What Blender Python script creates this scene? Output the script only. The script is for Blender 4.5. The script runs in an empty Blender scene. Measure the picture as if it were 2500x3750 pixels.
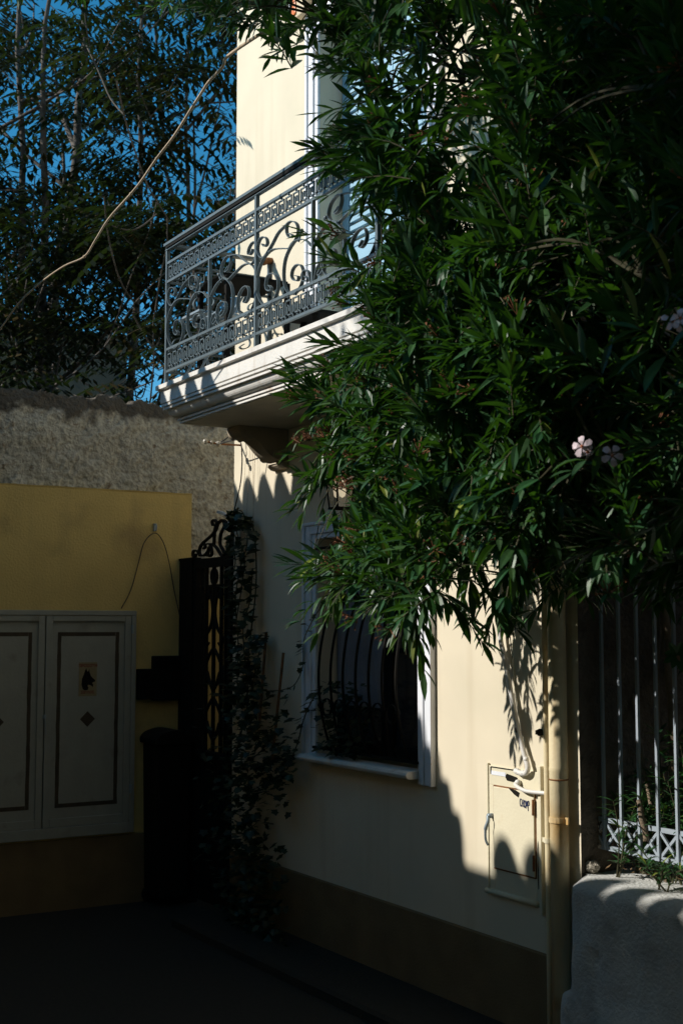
import bpy, math, random
from mathutils import Vector, noise, Matrix
V = Vector
RND = random.Random(7)
sc = bpy.context.scene
# ------------------------------------------------------------ camera, sky, sun, exposure
FPX = 4800.0                       # focal length in photo pixels (photo 2500 x 3750)
PIT = math.atan(425/4800.0)        # the camera looks up about five degrees
AZ, BZ = 0.5105387542, 0.8598547438
CAM = V((7.9311, -3.8675, 1.9))
cd = bpy.data.cameras.new('camera'); cam = bpy.data.objects.new('camera', cd)
sc.collection.objects.link(cam); sc.camera = cam
cd.sensor_fit = 'VERTICAL'; cd.sensor_height = 36.0; cd.sensor_width = 24.0
cd.lens = 36.0*FPX/3750.0
cd.clip_start = .05; cd.clip_end = 4000
cam.location = CAM
fw = V((-BZ*math.cos(PIT), AZ*math.cos(PIT), math.sin(PIT)))
cam.rotation_euler = fw.to_track_quat('-Z', 'Y').to_euler()
cd.dof.use_dof = True; cd.dof.focus_distance = 6.4; cd.dof.aperture_fstop = 5.0
SB = .66
SUN = V((.5, 1.0, -SB)).normalized()           # the way sunlight travels
wd = bpy.data.worlds.new('World'); sc.world = wd; wd.use_nodes = True
nt = wd.node_tree; bg = nt.nodes['Background']
sky = nt.nodes.new('ShaderNodeTexSky'); sky.sky_type = 'NISHITA'; sky.sun_disc = False
sky.sun_elevation = math.asin(-SUN.z); sky.sun_rotation = math.atan2(-SUN.x, -SUN.y) % (2*math.pi)
sky.altitude = 800; sky.air_density = .8; sky.dust_density = .15; sky.ozone_density = 4.0
hs = nt.nodes.new('ShaderNodeHueSaturation'); hs.inputs['Saturation'].default_value = 1.26; hs.inputs['Hue'].default_value = .478
nt.links.new(sky.outputs[0], hs.inputs['Color']); nt.links.new(hs.outputs[0], bg.inputs[0])
bg.inputs[1].default_value = .12
sl = bpy.data.lights.new('sun', 'SUN'); sun = bpy.data.objects.new('sun', sl); sc.collection.objects.link(sun)
sl.energy = 4.0; sl.angle = math.radians(.55); sl.color = (1, .95, .87)
sun.rotation_euler = SUN.to_track_quat('-Z', 'Y').to_euler(); sun.location = (-8, -16, 14)
sc.view_settings.view_transform = 'Standard'; sc.view_settings.look = 'None'
sc.view_settings.exposure = 0.33; sc.view_settings.gamma = 1.0
sc.render.film_transparent = False
try: sc.cycles.use_denoising = True
except Exception: pass
sc.cycles.max_bounces = 6; sc.cycles.diffuse_bounces = 3; sc.cycles.transparent_max_bounces = 8

# ------------------------------------------------------------ measuring rays on known planes
def ray(px, py):
    u = (px-1250)/FPX; v = -(py-1875)/FPX
    f = math.cos(PIT)-v*math.sin(PIT)
    return V((u*AZ-f*BZ, u*BZ+f*AZ, math.sin(PIT)+v*math.cos(PIT)))
def PY(px, py, y=0.0):
    d = ray(px, py); return CAM+d*((y-CAM.y)/d.y)
def PX(px, py, x=-.86):
    d = ray(px, py); return CAM+d*((x-CAM.x)/d.x)
def PD(px, py, t): return CAM+ray(px, py)*t
def proj(p):
    q = p-CAM; f = -q.x*BZ+q.y*AZ; r = q.x*AZ+q.y*BZ
    cz = f*math.cos(PIT)+q.z*math.sin(PIT); cy = -f*math.sin(PIT)+q.z*math.cos(PIT)
    return 1250+FPX*r/cz, 1875-FPX*cy/cz, cz

# ------------------------------------------------------------ materials
def mat(name, col, rough=.8, var=.12, scale=6.0, bump=.0, bscale=60.0, metal=0.0, col2=None, c2scale=2.0, c2lo=.55, c2hi=.7, attr=None, spec=.5, detail=6):
    m = bpy.data.materials.new(name); m.use_nodes = True
    n = m.node_tree; b = n.nodes['Principled BSDF']; L = n.links.new
    b.inputs['Roughness'].default_value = rough; b.inputs['Metallic'].default_value = metal
    try: b.inputs['Specular IOR Level'].default_value = spec
    except Exception: pass
    tc = n.nodes.new('ShaderNodeTexCoord')
    tx = n.nodes.new('ShaderNodeTexNoise'); tx.inputs['Scale'].default_value = scale; tx.inputs['Detail'].default_value = detail
    L(tc.outputs['Object'], tx.inputs['Vector'])
    mr = n.nodes.new('ShaderNodeMapRange'); mr.inputs[1].default_value = .3; mr.inputs[2].default_value = .7
    mr.inputs[3].default_value = 1-var; mr.inputs[4].default_value = 1+var
    L(tx.outputs[0], mr.inputs[0])
    mul = n.nodes.new('ShaderNodeVectorMath'); mul.operation = 'SCALE'
    mul.inputs[0].default_value = col[:3]; L(mr.outputs[0], mul.inputs['Scale'])
    out = mul.outputs[0]
    if col2:
        t2 = n.nodes.new('ShaderNodeTexNoise'); t2.inputs['Scale'].default_value = c2scale; t2.inputs['Detail'].default_value = 8
        L(tc.outputs['Object'], t2.inputs['Vector'])
        r2 = n.nodes.new('ShaderNodeMapRange'); r2.inputs[1].default_value = c2lo; r2.inputs[2].default_value = c2hi
        L(t2.outputs[0], r2.inputs[0])
        mx = n.nodes.new('ShaderNodeMix'); mx.data_type = 'RGBA'
        L(r2.outputs[0], mx.inputs['Factor']); L(out, mx.inputs['A']); mx.inputs['B'].default_value = (*col2, 1)
        out = mx.outputs['Result']
    if attr:
        at = n.nodes.new('ShaderNodeAttribute'); at.attribute_name = attr
        m2 = n.nodes.new('ShaderNodeMix'); m2.data_type = 'RGBA'; m2.blend_type = 'MULTIPLY'; m2.inputs['Factor'].default_value = 1
        L(out, m2.inputs['A']); L(at.outputs['Color'], m2.inputs['B']); out = m2.outputs['Result']
    L(out, b.inputs['Base Color'])
    if bump:
        tb = n.nodes.new('ShaderNodeTexNoise'); tb.inputs['Scale'].default_value = bscale; tb.inputs['Detail'].default_value = 8
        L(tc.outputs['Object'], tb.inputs['Vector'])
        bm = n.nodes.new('ShaderNodeBump'); bm.inputs['Strength'].default_value = bump; bm.inputs['Distance'].default_value = .03 if bump > .85 else .01
        L(tb.outputs[0], bm.inputs['Height']); L(bm.outputs[0], b.inputs['Normal'])
    return m
def sooty(m, z0, z1, col, amp=.22):
    n = m.node_tree; b = n.nodes['Principled BSDF']; L = n.links.new; src = b.inputs['Base Color'].links[0].from_socket
    g = n.nodes.new('ShaderNodeNewGeometry'); sx = n.nodes.new('ShaderNodeSeparateXYZ'); L(g.outputs['Position'], sx.inputs[0])
    t = n.nodes.new('ShaderNodeTexNoise'); t.inputs['Scale'].default_value = 5.5; t.inputs['Detail'].default_value = 9; L(g.outputs['Position'], t.inputs['Vector'])
    a = n.nodes.new('ShaderNodeMath'); a.operation = 'MULTIPLY_ADD'; L(t.outputs[0], a.inputs[0]); a.inputs[1].default_value = amp*2; L(sx.outputs[2], a.inputs[2])
    r = n.nodes.new('ShaderNodeMapRange'); r.inputs[1].default_value = z0+amp; r.inputs[2].default_value = z1+amp; L(a.outputs[0], r.inputs[0])
    x = n.nodes.new('ShaderNodeMix'); x.data_type = 'RGBA'; L(r.outputs[0], x.inputs['Factor']); L(src, x.inputs['A']); x.inputs['B'].default_value = (*col, 1); L(x.outputs['Result'], b.inputs['Base Color'])
def leafmat(name, col, tcol, rough=.42, trans=.35):
    m = mat(name, col, rough=rough, var=.2, scale=14, attr='tint', spec=.35)
    n = m.node_tree; b = n.nodes['Principled BSDF']; o = n.nodes['Material Output']
    tr = n.nodes.new('ShaderNodeBsdfTranslucent'); tr.inputs[0].default_value = (*tcol, 1)
    mx = n.nodes.new('ShaderNodeMixShader'); mx.inputs[0].default_value = trans
    n.links.new(b.outputs[0], mx.inputs[1]); n.links.new(tr.outputs[0], mx.inputs[2]); n.links.new(mx.outputs[0], o.inputs[0])
    return m
M = dict(
 cream=mat('cream_render', (.72, .64, .485), .9, .035, 3, .08, 220, col2=(.60, .55, .41), c2scale=1.1, c2lo=.5, c2hi=.85),
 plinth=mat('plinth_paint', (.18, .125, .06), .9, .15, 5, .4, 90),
 white=mat('white_trim_paint', (.74, .76, .80), .7, .04, 8, .15, 90, col2=(.55, .45, .35), c2scale=9, c2lo=.66, c2hi=.8),
 marble=mat('white_marble', (.74, .72, .67), .55, .07, 7, .2, 60, col2=(.42, .29, .20), c2scale=7, c2lo=.62, c2hi=.78),
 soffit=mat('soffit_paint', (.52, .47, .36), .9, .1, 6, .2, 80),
 corbel=mat('brown_corbel_paint', (.33, .27, .19), .9, .12, 8, .3, 60),
 blue=mat('blue_shutter_paint', (.27, .47, .60), .6, .06, 8, .1, 80),
 iron=mat('blue_grey_iron_paint', (.085, .118, .132), .5, .12, 20, .15, 120),
 black=mat('black_iron', (.012, .011, .009), .8, .2, 20, .2, 120, spec=.12),
 stone=mat('rough_rubble_render', (.46, .43, .355), .95, .36, 30, 1.0, 30, col2=(.24, .18, .12), c2scale=21, c2lo=.60, c2hi=.72, detail=12),
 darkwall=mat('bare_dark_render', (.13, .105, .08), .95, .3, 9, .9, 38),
 soot=mat('sooty_wall_top', (.13, .11, .085), .95, .4, 12, .9, 40),
 yellow=mat('ochre_plaster', (.66, .48, .17), .92, .07, 3.0, .35, 70, col2=(.46, .33, .13), c2scale=2.2, c2lo=.56, c2hi=.72),
 door=mat('white_door_paint', (.33, .33, .28), .6, .06, 8, .15, 50, col2=(.22, .2, .15), c2scale=5, c2lo=.62, c2hi=.8),
 brown=mat('brown_stripe_paint', (.06, .042, .022), .8, .25, 14),
 signp=mat('faded_yellow_sign', (.30, .24, .13), .7, .1, 10),
 red=mat('faded_red_lettering', (.22, .035, .02), .8, .1, 10),
 dark=mat('dark_panel', (.012, .011, .009), .9, .2, 10, spec=.12),
 glass=mat('dark_window_glass', (.02, .022, .025), .12, .1, 4, spec=.5),
 curtain=mat('grey_curtain', (.20, .20, .22), .9, .2, 5),
 pipe=mat('cream_pipe_paint', (.68, .58, .37), .55, .07, 7, .15, 60, col2=(.50, .28, .07), c2scale=3.4, c2lo=.57, c2hi=.76),
 conduit=mat('white_conduit', (.68, .66, .62), .45, .06, 10, .05, 60),
 cab=mat('cream_cabinet_paint', (.70, .64, .47), .6, .045, 6, .12, 70, col2=(.50, .33, .14), c2scale=6, c2lo=.66, c2hi=.82),
 rust=mat('rust', (.20, .085, .03), .9, .4, 30, .4, 90),
 steel=mat('grey_steel_lever', (.30, .36, .40), .4, .1, 20, metal=.3),
 ret=mat('whitewashed_cement', (.58, .58, .55), .92, .12, 6, .8, 60, col2=(.27, .255, .23), c2scale=3.3, c2lo=.55, c2hi=.75),
 fence=mat('white_fence_paint', (.31, .36, .41), .55, .05, 12, .1, 60),
 rubble=mat('broken_mortar', (.40, .36, .29), .95, .35, 24, .9, 60),
 asphalt=mat('asphalt', (.020, .018, .012), .92, .25, 40, .6, 160),
 soil=mat('garden_soil', (.10, .07, .045), .95, .3, 16, .8, 60),
 bark=mat('pale_bark', (.20, .15, .10), .85, .3, 14, .6, 70),
 bark2=mat('grey_tree_bark', (.10, .085, .07), .85, .35, 9, .5, 40, col2=(.07, .055, .04), c2scale=6, c2lo=.5, c2hi=.62),
 twig=mat('green_brown_twig', (.06, .055, .025), .8, .25, 16),
 obark=mat('dark_oleander_bark', (.07, .055, .035), .85, .3, 14, .6, 70),
 cane=mat('dry_cane', (.42, .31, .20), .7, .2, 12),
 bud=mat('brown_flower_bud', (.20, .075, .03), .8, .4, 40),
 petal=mat('pale_pink_petal', (.72, .60, .64), .7, .08, 30),
 core=mat('orange_flower_centre', (.65, .22, .10), .7, .2, 30),
 cable=mat('black_cable', (.02, .022, .025), .5, .1, 20),
 ceramic=mat('pale_insulator', (.40, .36, .28), .5, .3, 40),
 tile=mat('terracotta_tile', (.30, .13, .07), .9, .25, 8, .3, 40),
 far=mat('brown_far_wall', (.18, .13, .085), .95, .15, 3, .2, 20),
 house2=mat('grey_render', (.20, .18, .15), .95, .12, 2, .3, 30),
 warm=mat('warm_bounce_ochre', (.56, .42, .24), .95, .12, 2, .3, 30),  # ochre chosen for the unseen houses to bounce warm fill light
 alarm=mat('beige_alarm_case', (.62, .50, .33), .5, .05, 10),
 orange=mat('orange_lens', (.75, .20, .04), .3, .05, 10),
 litter=mat('dry_leaf_litter', (.27, .17, .08), .9, .35, 40),
 ink=mat('blue_marker_ink', (.02, .035, .12), .6, .1, 20),
)
sooty(M['stone'], 3.37, 3.43, (.10, .085, .065))
def streaks(m, col, amt=.5, sx=7, sz=.55):
    n = m.node_tree; b = n.nodes['Principled BSDF']; L = n.links.new; src = b.inputs['Base Color'].links[0].from_socket
    g = n.nodes.new('ShaderNodeNewGeometry'); v = n.nodes.new('ShaderNodeVectorMath'); v.operation = 'MULTIPLY'; v.inputs[1].default_value = (sx, sx, sz); L(g.outputs['Position'], v.inputs[0])
    t = n.nodes.new('ShaderNodeTexNoise'); t.inputs['Scale'].default_value = 1; t.inputs['Detail'].default_value = 7; L(v.outputs[0], t.inputs['Vector'])
    r = n.nodes.new('ShaderNodeMapRange'); r.inputs[1].default_value = .55; r.inputs[2].default_value = .8; r.inputs[4].default_value = amt; L(t.outputs[0], r.inputs[0])
    x = n.nodes.new('ShaderNodeMix'); x.data_type = 'RGBA'; L(r.outputs[0], x.inputs['Factor']); L(src, x.inputs['A']); x.inputs['B'].default_value = (*col, 1); L(x.outputs['Result'], b.inputs['Base Color'])
streaks(M['cream'], (.50, .41, .27), .42); streaks(M['yellow'], (.36, .27, .12), .30); streaks(M['marble'], (.45, .33, .24), .6, 16, 3)
streaks(M['pipe'], (.48, .30, .10), .5, 30, 1.2); streaks(M['ret'], (.25, .23, .20), .5, 5, 1.4)
M['oleander'] = leafmat('oleander_leaf', (.023, .070, .023), (.08, .23, .012), .42, .17)
M['ivy'] = leafmat('ivy_leaf', (.035, .05, .025), (.05, .09, .02), .5, .15)
M['ail'] = leafmat('compound_leaf', (.015, .024, .010), (.05, .09, .012), .55, .15)
M['bulb'] = mat('lamp_bulb', (.9, .85, .7), .4)
bb = M['bulb'].node_tree.nodes['Principled BSDF']; bb.inputs['Emission Color'].default_value = (1, .86, .62, 1); bb.inputs['Emission Strength'].default_value = .55
M['frost'] = mat('lantern_glass', (.75, .7, .6), .15)
fb = M['frost'].node_tree.nodes['Principled BSDF']; fb.inputs['Transmission Weight'].default_value = .85

# ------------------------------------------------------------ mesh kit
class MB:
    def __init__(s): s.v = []; s.f = []; s.c = None
    def quad(s, a, b, c, d):
        k = len(s.v); s.v += [a, b, c, d]; s.f.append((k, k+1, k+2, k+3)); return s
    def box(s, x0, x1, y0, y1, z0, z1, rot=None, o=None):
        k = len(s.v)
        P = [V((x, y, z)) for z in (z0, z1) for y in (y0, y1) for x in (x0, x1)]
        if rot: P = [rot @ (p-o)+o for p in P]
        s.v += P
        s.f += [tuple(k+i for i in q) for q in ((0,2,3,1),(4,5,7,6),(0,1,5,4),(2,6,7,3),(0,4,6,2),(1,3,7,5))]
        return s
    def bar(s, a, b, w, h=None, up=V((0, 0, 1))):      # rectangular bar between two points
        a = V(a); b = V(b); h = h or w; d = (b-a).normalized()
        r = d.cross(up)
        if r.length < 1e-4: r = d.cross(V((0, 1, 0)))
        r.normalize(); u = r.cross(d)
        k = len(s.v)
        for p in (a, b):
            for i, j in ((-1,-1),(1,-1),(1,1),(-1,1)): s.v.append(p+r*(i*w/2)+u*(j*h/2))
        s.f += [tuple(k+i for i in q) for q in ((0,3,2,1),(4,5,6,7),(0,1,5,4),(1,2,6,5),(2,3,7,6),(3,0,4,7))]
        return s
    def tube(s, pts, r, n=8, cap=True):
        pts = [V(p) for p in pts]; m = len(pts); rr = r if isinstance(r, (list, tuple)) else [r]*m
        k = len(s.v); u = None
        for i, p in enumerate(pts):
            d = (pts[min(i+1, m-1)]-pts[max(i-1, 0)])
            d = d.normalized() if d.length > 1e-9 else V((0, 0, 1))
            if u is None:
                u = d.orthogonal().normalized()
            else:
                u = (u-d*u.dot(d)); u = u.normalized() if u.length > 1e-6 else d.orthogonal().normalized()
            w = d.cross(u)
            for j in range(n):
                t = 2*math.pi*j/n; s.v.append(p+(u*math.cos(t)+w*math.sin(t))*rr[i])
        for i in range(m-1):
            for j in range(n):
                a = k+i*n+j; b = k+i*n+(j+1) % n; s.f.append((a, b, b+n, a+n))
        if cap: s.f.append(tuple(k+j for j in reversed(range(n)))); s.f.append(tuple(k+(m-1)*n+j for j in range(n)))
        return s
    def ribbon(s, pts, y, t=.005, w=.018):             # flat iron bent in a wall-parallel plane
        m = len(pts); k = len(s.v)
        for i, p in enumerate(pts):
            a = pts[max(i-1, 0)]; b = pts[min(i+1, m-1)]
            dx, dz = b[0]-a[0], b[1]-a[1]; L = math.hypot(dx, dz) or 1; nx, nz = -dz/L*t/2, dx/L*t/2
            s.v += [V((p[0]-nx, y-w/2, p[1]-nz)), V((p[0]+nx, y-w/2, p[1]+nz)), V((p[0]+nx, y+w/2, p[1]+nz)), V((p[0]-nx, y+w/2, p[1]-nz))]
        for i in range(m-1):
            for j in range(4):
                a = k+i*4+j; b = k+i*4+(j+1) % 4; s.f.append((a, b, b+4, a+4))
        s.f += [(k+3, k+2, k+1, k), (k+(m-1)*4, k+(m-1)*4+1, k+(m-1)*4+2, k+(m-1)*4+3)]
        return s
    def prism(s, prof, x0, x1, axis='x'):              # profile (y,z) run along x, or (x,z) along y
        k = len(s.v); n = len(prof)
        for e in (x0, x1):
            for (a, z) in prof: s.v.append(V((e, a, z)) if axis == 'x' else V((a, e, z)))
        for i in range(n):
            j = (i+1) % n; s.f.append((k+i, k+j, k+n+j, k+n+i))
        s.f += [tuple(k+i for i in reversed(range(n))), tuple(k+n+i for i in range(n))]
        return s
    def lathe(s, c, prof, n=12):                       # profile (radius, z)
        k = len(s.v); c = V(c)
        for r, z in prof:
            for j in range(n):
                t = 2*math.pi*j/n; s.v.append(c+V((r*math.cos(t), r*math.sin(t), z)))
        for i in range(len(prof)-1):
            for j in range(n):
                a = k+i*n+j; b = k+i*n+(j+1) % n; s.f.append((a, b, b+n, a+n))
        return s
    def ball(s, c, r, n=6):
        return s.lathe(c, [(max(r*math.sin(math.pi*i/4), 1e-4), -r*math.cos(math.pi*i/4)) for i in range(5)], n)
def build(name, mb, m, parent=None, smooth=False, bevel=0, label=None):
    me = bpy.data.meshes.new(name); me.from_pydata([tuple(v) for v in mb.v], [], mb.f)
    if mb.c is not None:
        ca = me.color_attributes.new('tint', 'FLOAT_COLOR', 'POINT')
        ca.data.foreach_set('color', [x for c in mb.c for x in (c[0], c[1], c[2], 1.0)])
    ms = m if isinstance(m, (list, tuple)) else [m]
    for x in ms: me.materials.append(M[x])
    me.validate()
    if smooth: me.polygons.foreach_set('use_smooth', [True]*len(me.polygons))
    o = bpy.data.objects.new(name, me); sc.collection.objects.link(o)
    if parent:
        o.parent = parent; o.matrix_parent_inverse = Matrix.Translation(-parent.location)
    if bevel:
        bv = o.modifiers.new('bevel', 'BEVEL'); bv.width = bevel; bv.segments = 2; bv.limit_method = 'ANGLE'
    if label: o['label'] = label
    return o
def thing(name, label, cat, loc=(0, 0, 0), group=None):
    o = bpy.data.objects.new(name, None); sc.collection.objects.link(o); o.location = loc; o.empty_display_size = .1
    o['label'] = label; o['category'] = cat
    if group: o['group'] = group
    return o
def tag(o, label, cat, group=None):
    o['label'] = label; o['category'] = cat
    if group: o['group'] = group
    return o
def struct(name, mb, m): o = build(name, mb, m); o['kind'] = 'structure'; return o
def crom(P, n=8, closed=False):                        # smooth curve through points
    P = [tuple(p) for p in P]; Q = [P[0]]+P+[P[-1]]; out = []
    for i in range(1, len(Q)-2):
        for k in range(n):
            t = k/n; a, b, c, d = Q[i-1], Q[i], Q[i+1], Q[i+2]
            out.append(tuple(.5*((2*b[j])+(-a[j]+c[j])*t+(2*a[j]-5*b[j]+4*c[j]-d[j])*t*t+(-a[j]+3*b[j]-3*c[j]+d[j])*t**3) for j in range(len(b))))
    out.append(P[-1]); return out

# ------------------------------------------------------------ ground
g = MB(); g.quad(V((-60, -60, 0)), V((60, -60, 0)), V((60, 60, 0)), V((-60, 60, 0)))
struct('ground', g, 'asphalt')
g = MB(); g.prism([(-.42, .0), (-.42, .045), (-.40, .06), (0, .07), (0, 0)], .0, 3.44); struct('pavement', g, 'asphalt')

# ------------------------------------------------------------ the house
house = thing('town_house', 'cream rendered town house with white window surround and moulded balcony', 'house', (0, 0, 0))
XE = 3.46
def wall_holes(mb, x0, x1, z0, z1, holes, y, dep):
    xs = sorted({x0, x1, *[h[0] for h in holes], *[h[1] for h in holes]}); zs = sorted({z0, z1, *[h[2] for h in holes], *[h[3] for h in holes]})
    for i in range(len(xs)-1):
        for j in range(len(zs)-1):
            cx, cz = (xs[i]+xs[i+1])/2, (zs[j]+zs[j+1])/2
            if any(h[0] < cx < h[1] and h[2] < cz < h[3] for h in holes): continue
            mb.quad(V((xs[i], y, zs[j])), V((xs[i+1], y, zs[j])), V((xs[i+1], y, zs[j+1])), V((xs[i], y, zs[j+1])))
    for a, b, c, d in holes:
        mb.quad(V((a, y, c)), V((a, y, d)), V((a, y+dep, d)), V((a, y+dep, c)))
        mb.quad(V((b, y, c)), V((b, y+dep, c)), V((b, y+dep, d)), V((b, y, d)))
        mb.quad(V((a, y, d)), V((b, y, d)), V((b, y+dep, d)), V((a, y+dep, d)))
        mb.quad(V((a, y, c)), V((a, y+dep, c)), V((b, y+dep, c)), V((b, y, c)))
        mb.quad(V((a, y+dep, c)), V((a, y+dep, d)), V((b, y+dep, d)), V((b, y+dep, c)))
w = MB()
WIN = (1.148, 2.235, 1.135, 2.428); DOR = (1.162, 2.33, 3.38, 5.60)
wall_holes(w, 0, XE, 0, 7.4, [WIN, DOR], 0, .20)
w.quad(V((0, 0, 0)), V((0, 0, 7.4)), V((0, 6, 7.4)), V((0, 6, 0)))
w.quad(V((0, 6, 0)), V((0, 6, 7.4)), V((XE, 6, 7.4)), V((XE, 6, 0)))
w.quad(V((0, 0, 7.4)), V((XE, 0, 7.4)), V((XE, 6, 7.4)), V((0, 6, 7.4)))
build('wall', w, 'cream', house)
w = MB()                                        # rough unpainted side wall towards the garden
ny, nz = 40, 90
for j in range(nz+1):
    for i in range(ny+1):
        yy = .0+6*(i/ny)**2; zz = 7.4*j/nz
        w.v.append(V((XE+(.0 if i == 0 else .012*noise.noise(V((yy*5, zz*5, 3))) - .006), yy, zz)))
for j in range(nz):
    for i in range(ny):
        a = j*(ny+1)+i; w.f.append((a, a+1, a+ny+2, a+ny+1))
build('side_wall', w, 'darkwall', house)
w = MB(); w.prism([(0, 0), (-.012, 0), (-.012, .437), (-.004, .445), (0, .445)], 0, XE-.002); build('plinth', w, 'plinth', house)
w = MB(); w.prism([(0, 7.0), (-.1, 7.1), (-.1, 7.15), (-.25, 7.3), (-.25, 7.42), (0, 7.42)], -.1, XE+.1); build('cornice', w, 'white', house)
# --- ground-floor window
def surround(mb, x0, x1, z0, z1, wd_, y=0.0, head=None, bottom=None):
    """stepped moulding round an opening: outer x0..x1, legs down to z0, head at z1"""
    head = head or wd_
    steps = ((0, wd_, .022), (.03, wd_-.028, .03), (.075, wd_-.0, .014)) 
    for (a, b, p) in (((0, .026, .034), (.026, .075, .022), (.075, .1, .030), (.1, wd_, .018))):
        za = z1-a*head/wd_; zb = z1-b*head/wd_
        mb.box(x0+a, x0+b, y-p, y, z0, za)
        mb.box(x1-b, x1-a, y-p, y, z0 if bottom is None else bottom, za)
        mb.box(x0+b, x1-b, y-p, y, zb, za)
w = MB(); surround(w, 1.003, 2.362, 1.135, 2.53, .143, head=.102, bottom=1.095)
win = build('window', w, 'white', house, bevel=.004)
w = MB(); w.prism([(.02, 1.168), (-.075, 1.163), (-.09, 1.157), (-.097, 1.143), (-.09, 1.128), (-.075, 1.122), (.0, 1.122), (.02, 1.122)], 1.06, 2.228)
build('sill', w, 'marble', win, bevel=.003)
w = MB()
for a, b in ((1.148, 1.69), (1.694, 2.235)):
    w.box(a, a+.055, .13, .17, 1.17, 2.428); w.box(b-.055, b, .13, .17, 1.17, 2.428)
    w.box(a+.055, b-.055, .13, .17, 1.17, 1.24); w.box(a+.055, b-.055, .13, .17, 2.37, 2.428); w.box(a+.055, b-.055, .13, .17, 1.76, 1.79)
build('sash', w, 'dark', win, bevel=.003)
w = MB(); w.box(1.2, 1.64, .15, .156, 1.24, 2.37); w.box(1.745, 2.185, .15, .156, 1.24, 2.37)
build('pane', w, 'glass', win)
w = MB(); n = 44
for i in range(n):
    a, b = 1.17+(2.21-1.17)*i/n, 1.17+(2.21-1.17)*(i+1)/n
    ya = .122+.006*math.sin(i*1.9); yb = .122+.006*math.sin((i+1)*1.9)
    if a < 1.66: w.quad(V((a, ya, 1.45)), V((b, yb, 1.45)), V((b, yb, 2.36)), V((a, ya, 2.36)))
build('blind', w, 'curtain', win)
def belly(t):     # t 0 top .. 1 bottom : y of bulging bar
    return -.02 if t < .30 else -.02-.09*math.sin(math.pi*min(1, (t-.30)/.70))**.8
for i in range(7):
    x = 1.345+i*.135
    pts = [(x, belly(t/26), 2.40-(2.40-1.20)*t/26) for t in range(27)]
    w = MB(); w.tube(pts, .008, 6); w.lathe((x, belly(.27), 2.07), [(.008, -.03), (.019, -.015), (.019, .015), (.008, .03)], 8)
    w.lathe((x, belly(.78), 1.46), [(.008, -.02), (.017, 0), (.008, .02)], 8)
    build('grille_bar', w, 'black', win, smooth=True)
for q_ in ((-.02, 2.37), (-.03, 1.205)):
    w = MB(); w.bar((1.15, q_[0], q_[1]), (2.23, q_[0], q_[1]), .022, .014); build('grille_rail', w, 'black', win)
w = MB()
for i in range(6):                              # small rings between the bars
    x = 1.4125+i*.135; y = belly(.8)
    w.ribbon([(x+.05*math.cos(t*math.pi/8), 1.45+.05*math.sin(t*math.pi/8)) for t in range(17)], y, .005, .012)
build('grille_ring', w, 'black', win)
# --- balcony door
w = MB(); surround(w, 1.022, 2.47, 3.382, 5.74, .14, head=.14)
w.box(1.02, 1.165, -.045, 0, 3.383, 3.52)
arch = [(1.0+.74*1+(-.86)*math.cos(math.pi*i/24), 5.74+.34*math.sin(math.pi*i/24)) for i in range(25)]
w.ribbon(arch, -.04, .05, .08)
bdoor = build('balcony_door', w, 'white', house, bevel=.004)
for k, (a, b, yy) in enumerate(((1.165, 1.74, .155), (1.745, 2.327, .155))):
    w = MB(); w.box(a, a+.07, yy, yy+.04, 3.385, 5.59); w.box(b-.07, b, yy, yy+.04, 3.385, 5.59)
    for z in (3.385, 4.1, 4.72, 5.49): w.box(a+.07, b-.07, yy, yy+.04, z, z+(.2 if z < 3.5 else .09))
    w.box(a+.07, b-.07, yy+.012, yy+.03, 3.585, 4.1)
    for q in range(24):
        z = 4.2+q*.0535
        if 4.69 < z < 4.84: continue
        w.box(a+.07, b-.07, yy+.006, yy+.03, z, z+.03)
    build('shutter', w, 'blue', bdoor, bevel=.002)
w = MB(); w.box(1.165, 2.327, -.06, .2, 3.378, 3.40); build('threshold', w, 'marble', bdoor)
# --- balcony slab: moulded edge running round three sides
X0, X1, YF, ZT = .49, 3.01, -.78, 3.382
prof = [(0, 0), (0, -.026), (.008, -.028), (.024, -.030), (.024, -.110), (.036, -.111), (.036, -.117), (.028, -.118), (.028, -.131), (.044, -.132), (.044, -.138), (.036, -.139), (.036, -.151), (.058, -.152)]
prof += [(.058+.048*(1-math.cos(i/7*math.pi/2)), -.152-.050*math.sin(i/7*math.pi/2)) for i in range(1, 8)]
prof += [(.114, -.203), (.114, -.208), (.104, -.209), (.104, -.220), (.122, -.221), (.122, -.226), (.114, -.227), (.114, -.237), (.130, -.238), (.130, -.242)]
w = MB(); loops = []
for e, dz in prof:
    k = len(w.v); w.v += [V((X0+e, 0.0, ZT+dz)), V((X0+e, YF+e, ZT+dz)), V((X1-e, YF+e, ZT+dz)), V((X1-e, 0.0, ZT+dz))]; loops.append(k)
for a, b in zip(loops, loops[1:]):
    for j in range(3): w.f.append((a+j, b+j, b+j+1, a+j+1))
w.f.append((loops[0]+3, loops[0]+2, loops[0]+1, loops[0]))
slab = build('balcony_slab', w, 'marble', house)
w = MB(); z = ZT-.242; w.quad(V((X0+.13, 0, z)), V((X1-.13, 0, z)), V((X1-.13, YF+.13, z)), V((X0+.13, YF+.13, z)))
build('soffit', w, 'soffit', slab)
cp = crom([(-.345, 3.118), (-.335, 3.085), (-.31, 3.068), (-.285, 3.075), (-.262, 3.058), (-.238, 3.068), (-.21, 3.050), (-.175, 3.012), (-.135, 2.975), (-.09, 2.948), (-.045, 2.938), (0, 2.95)], 5)
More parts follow.
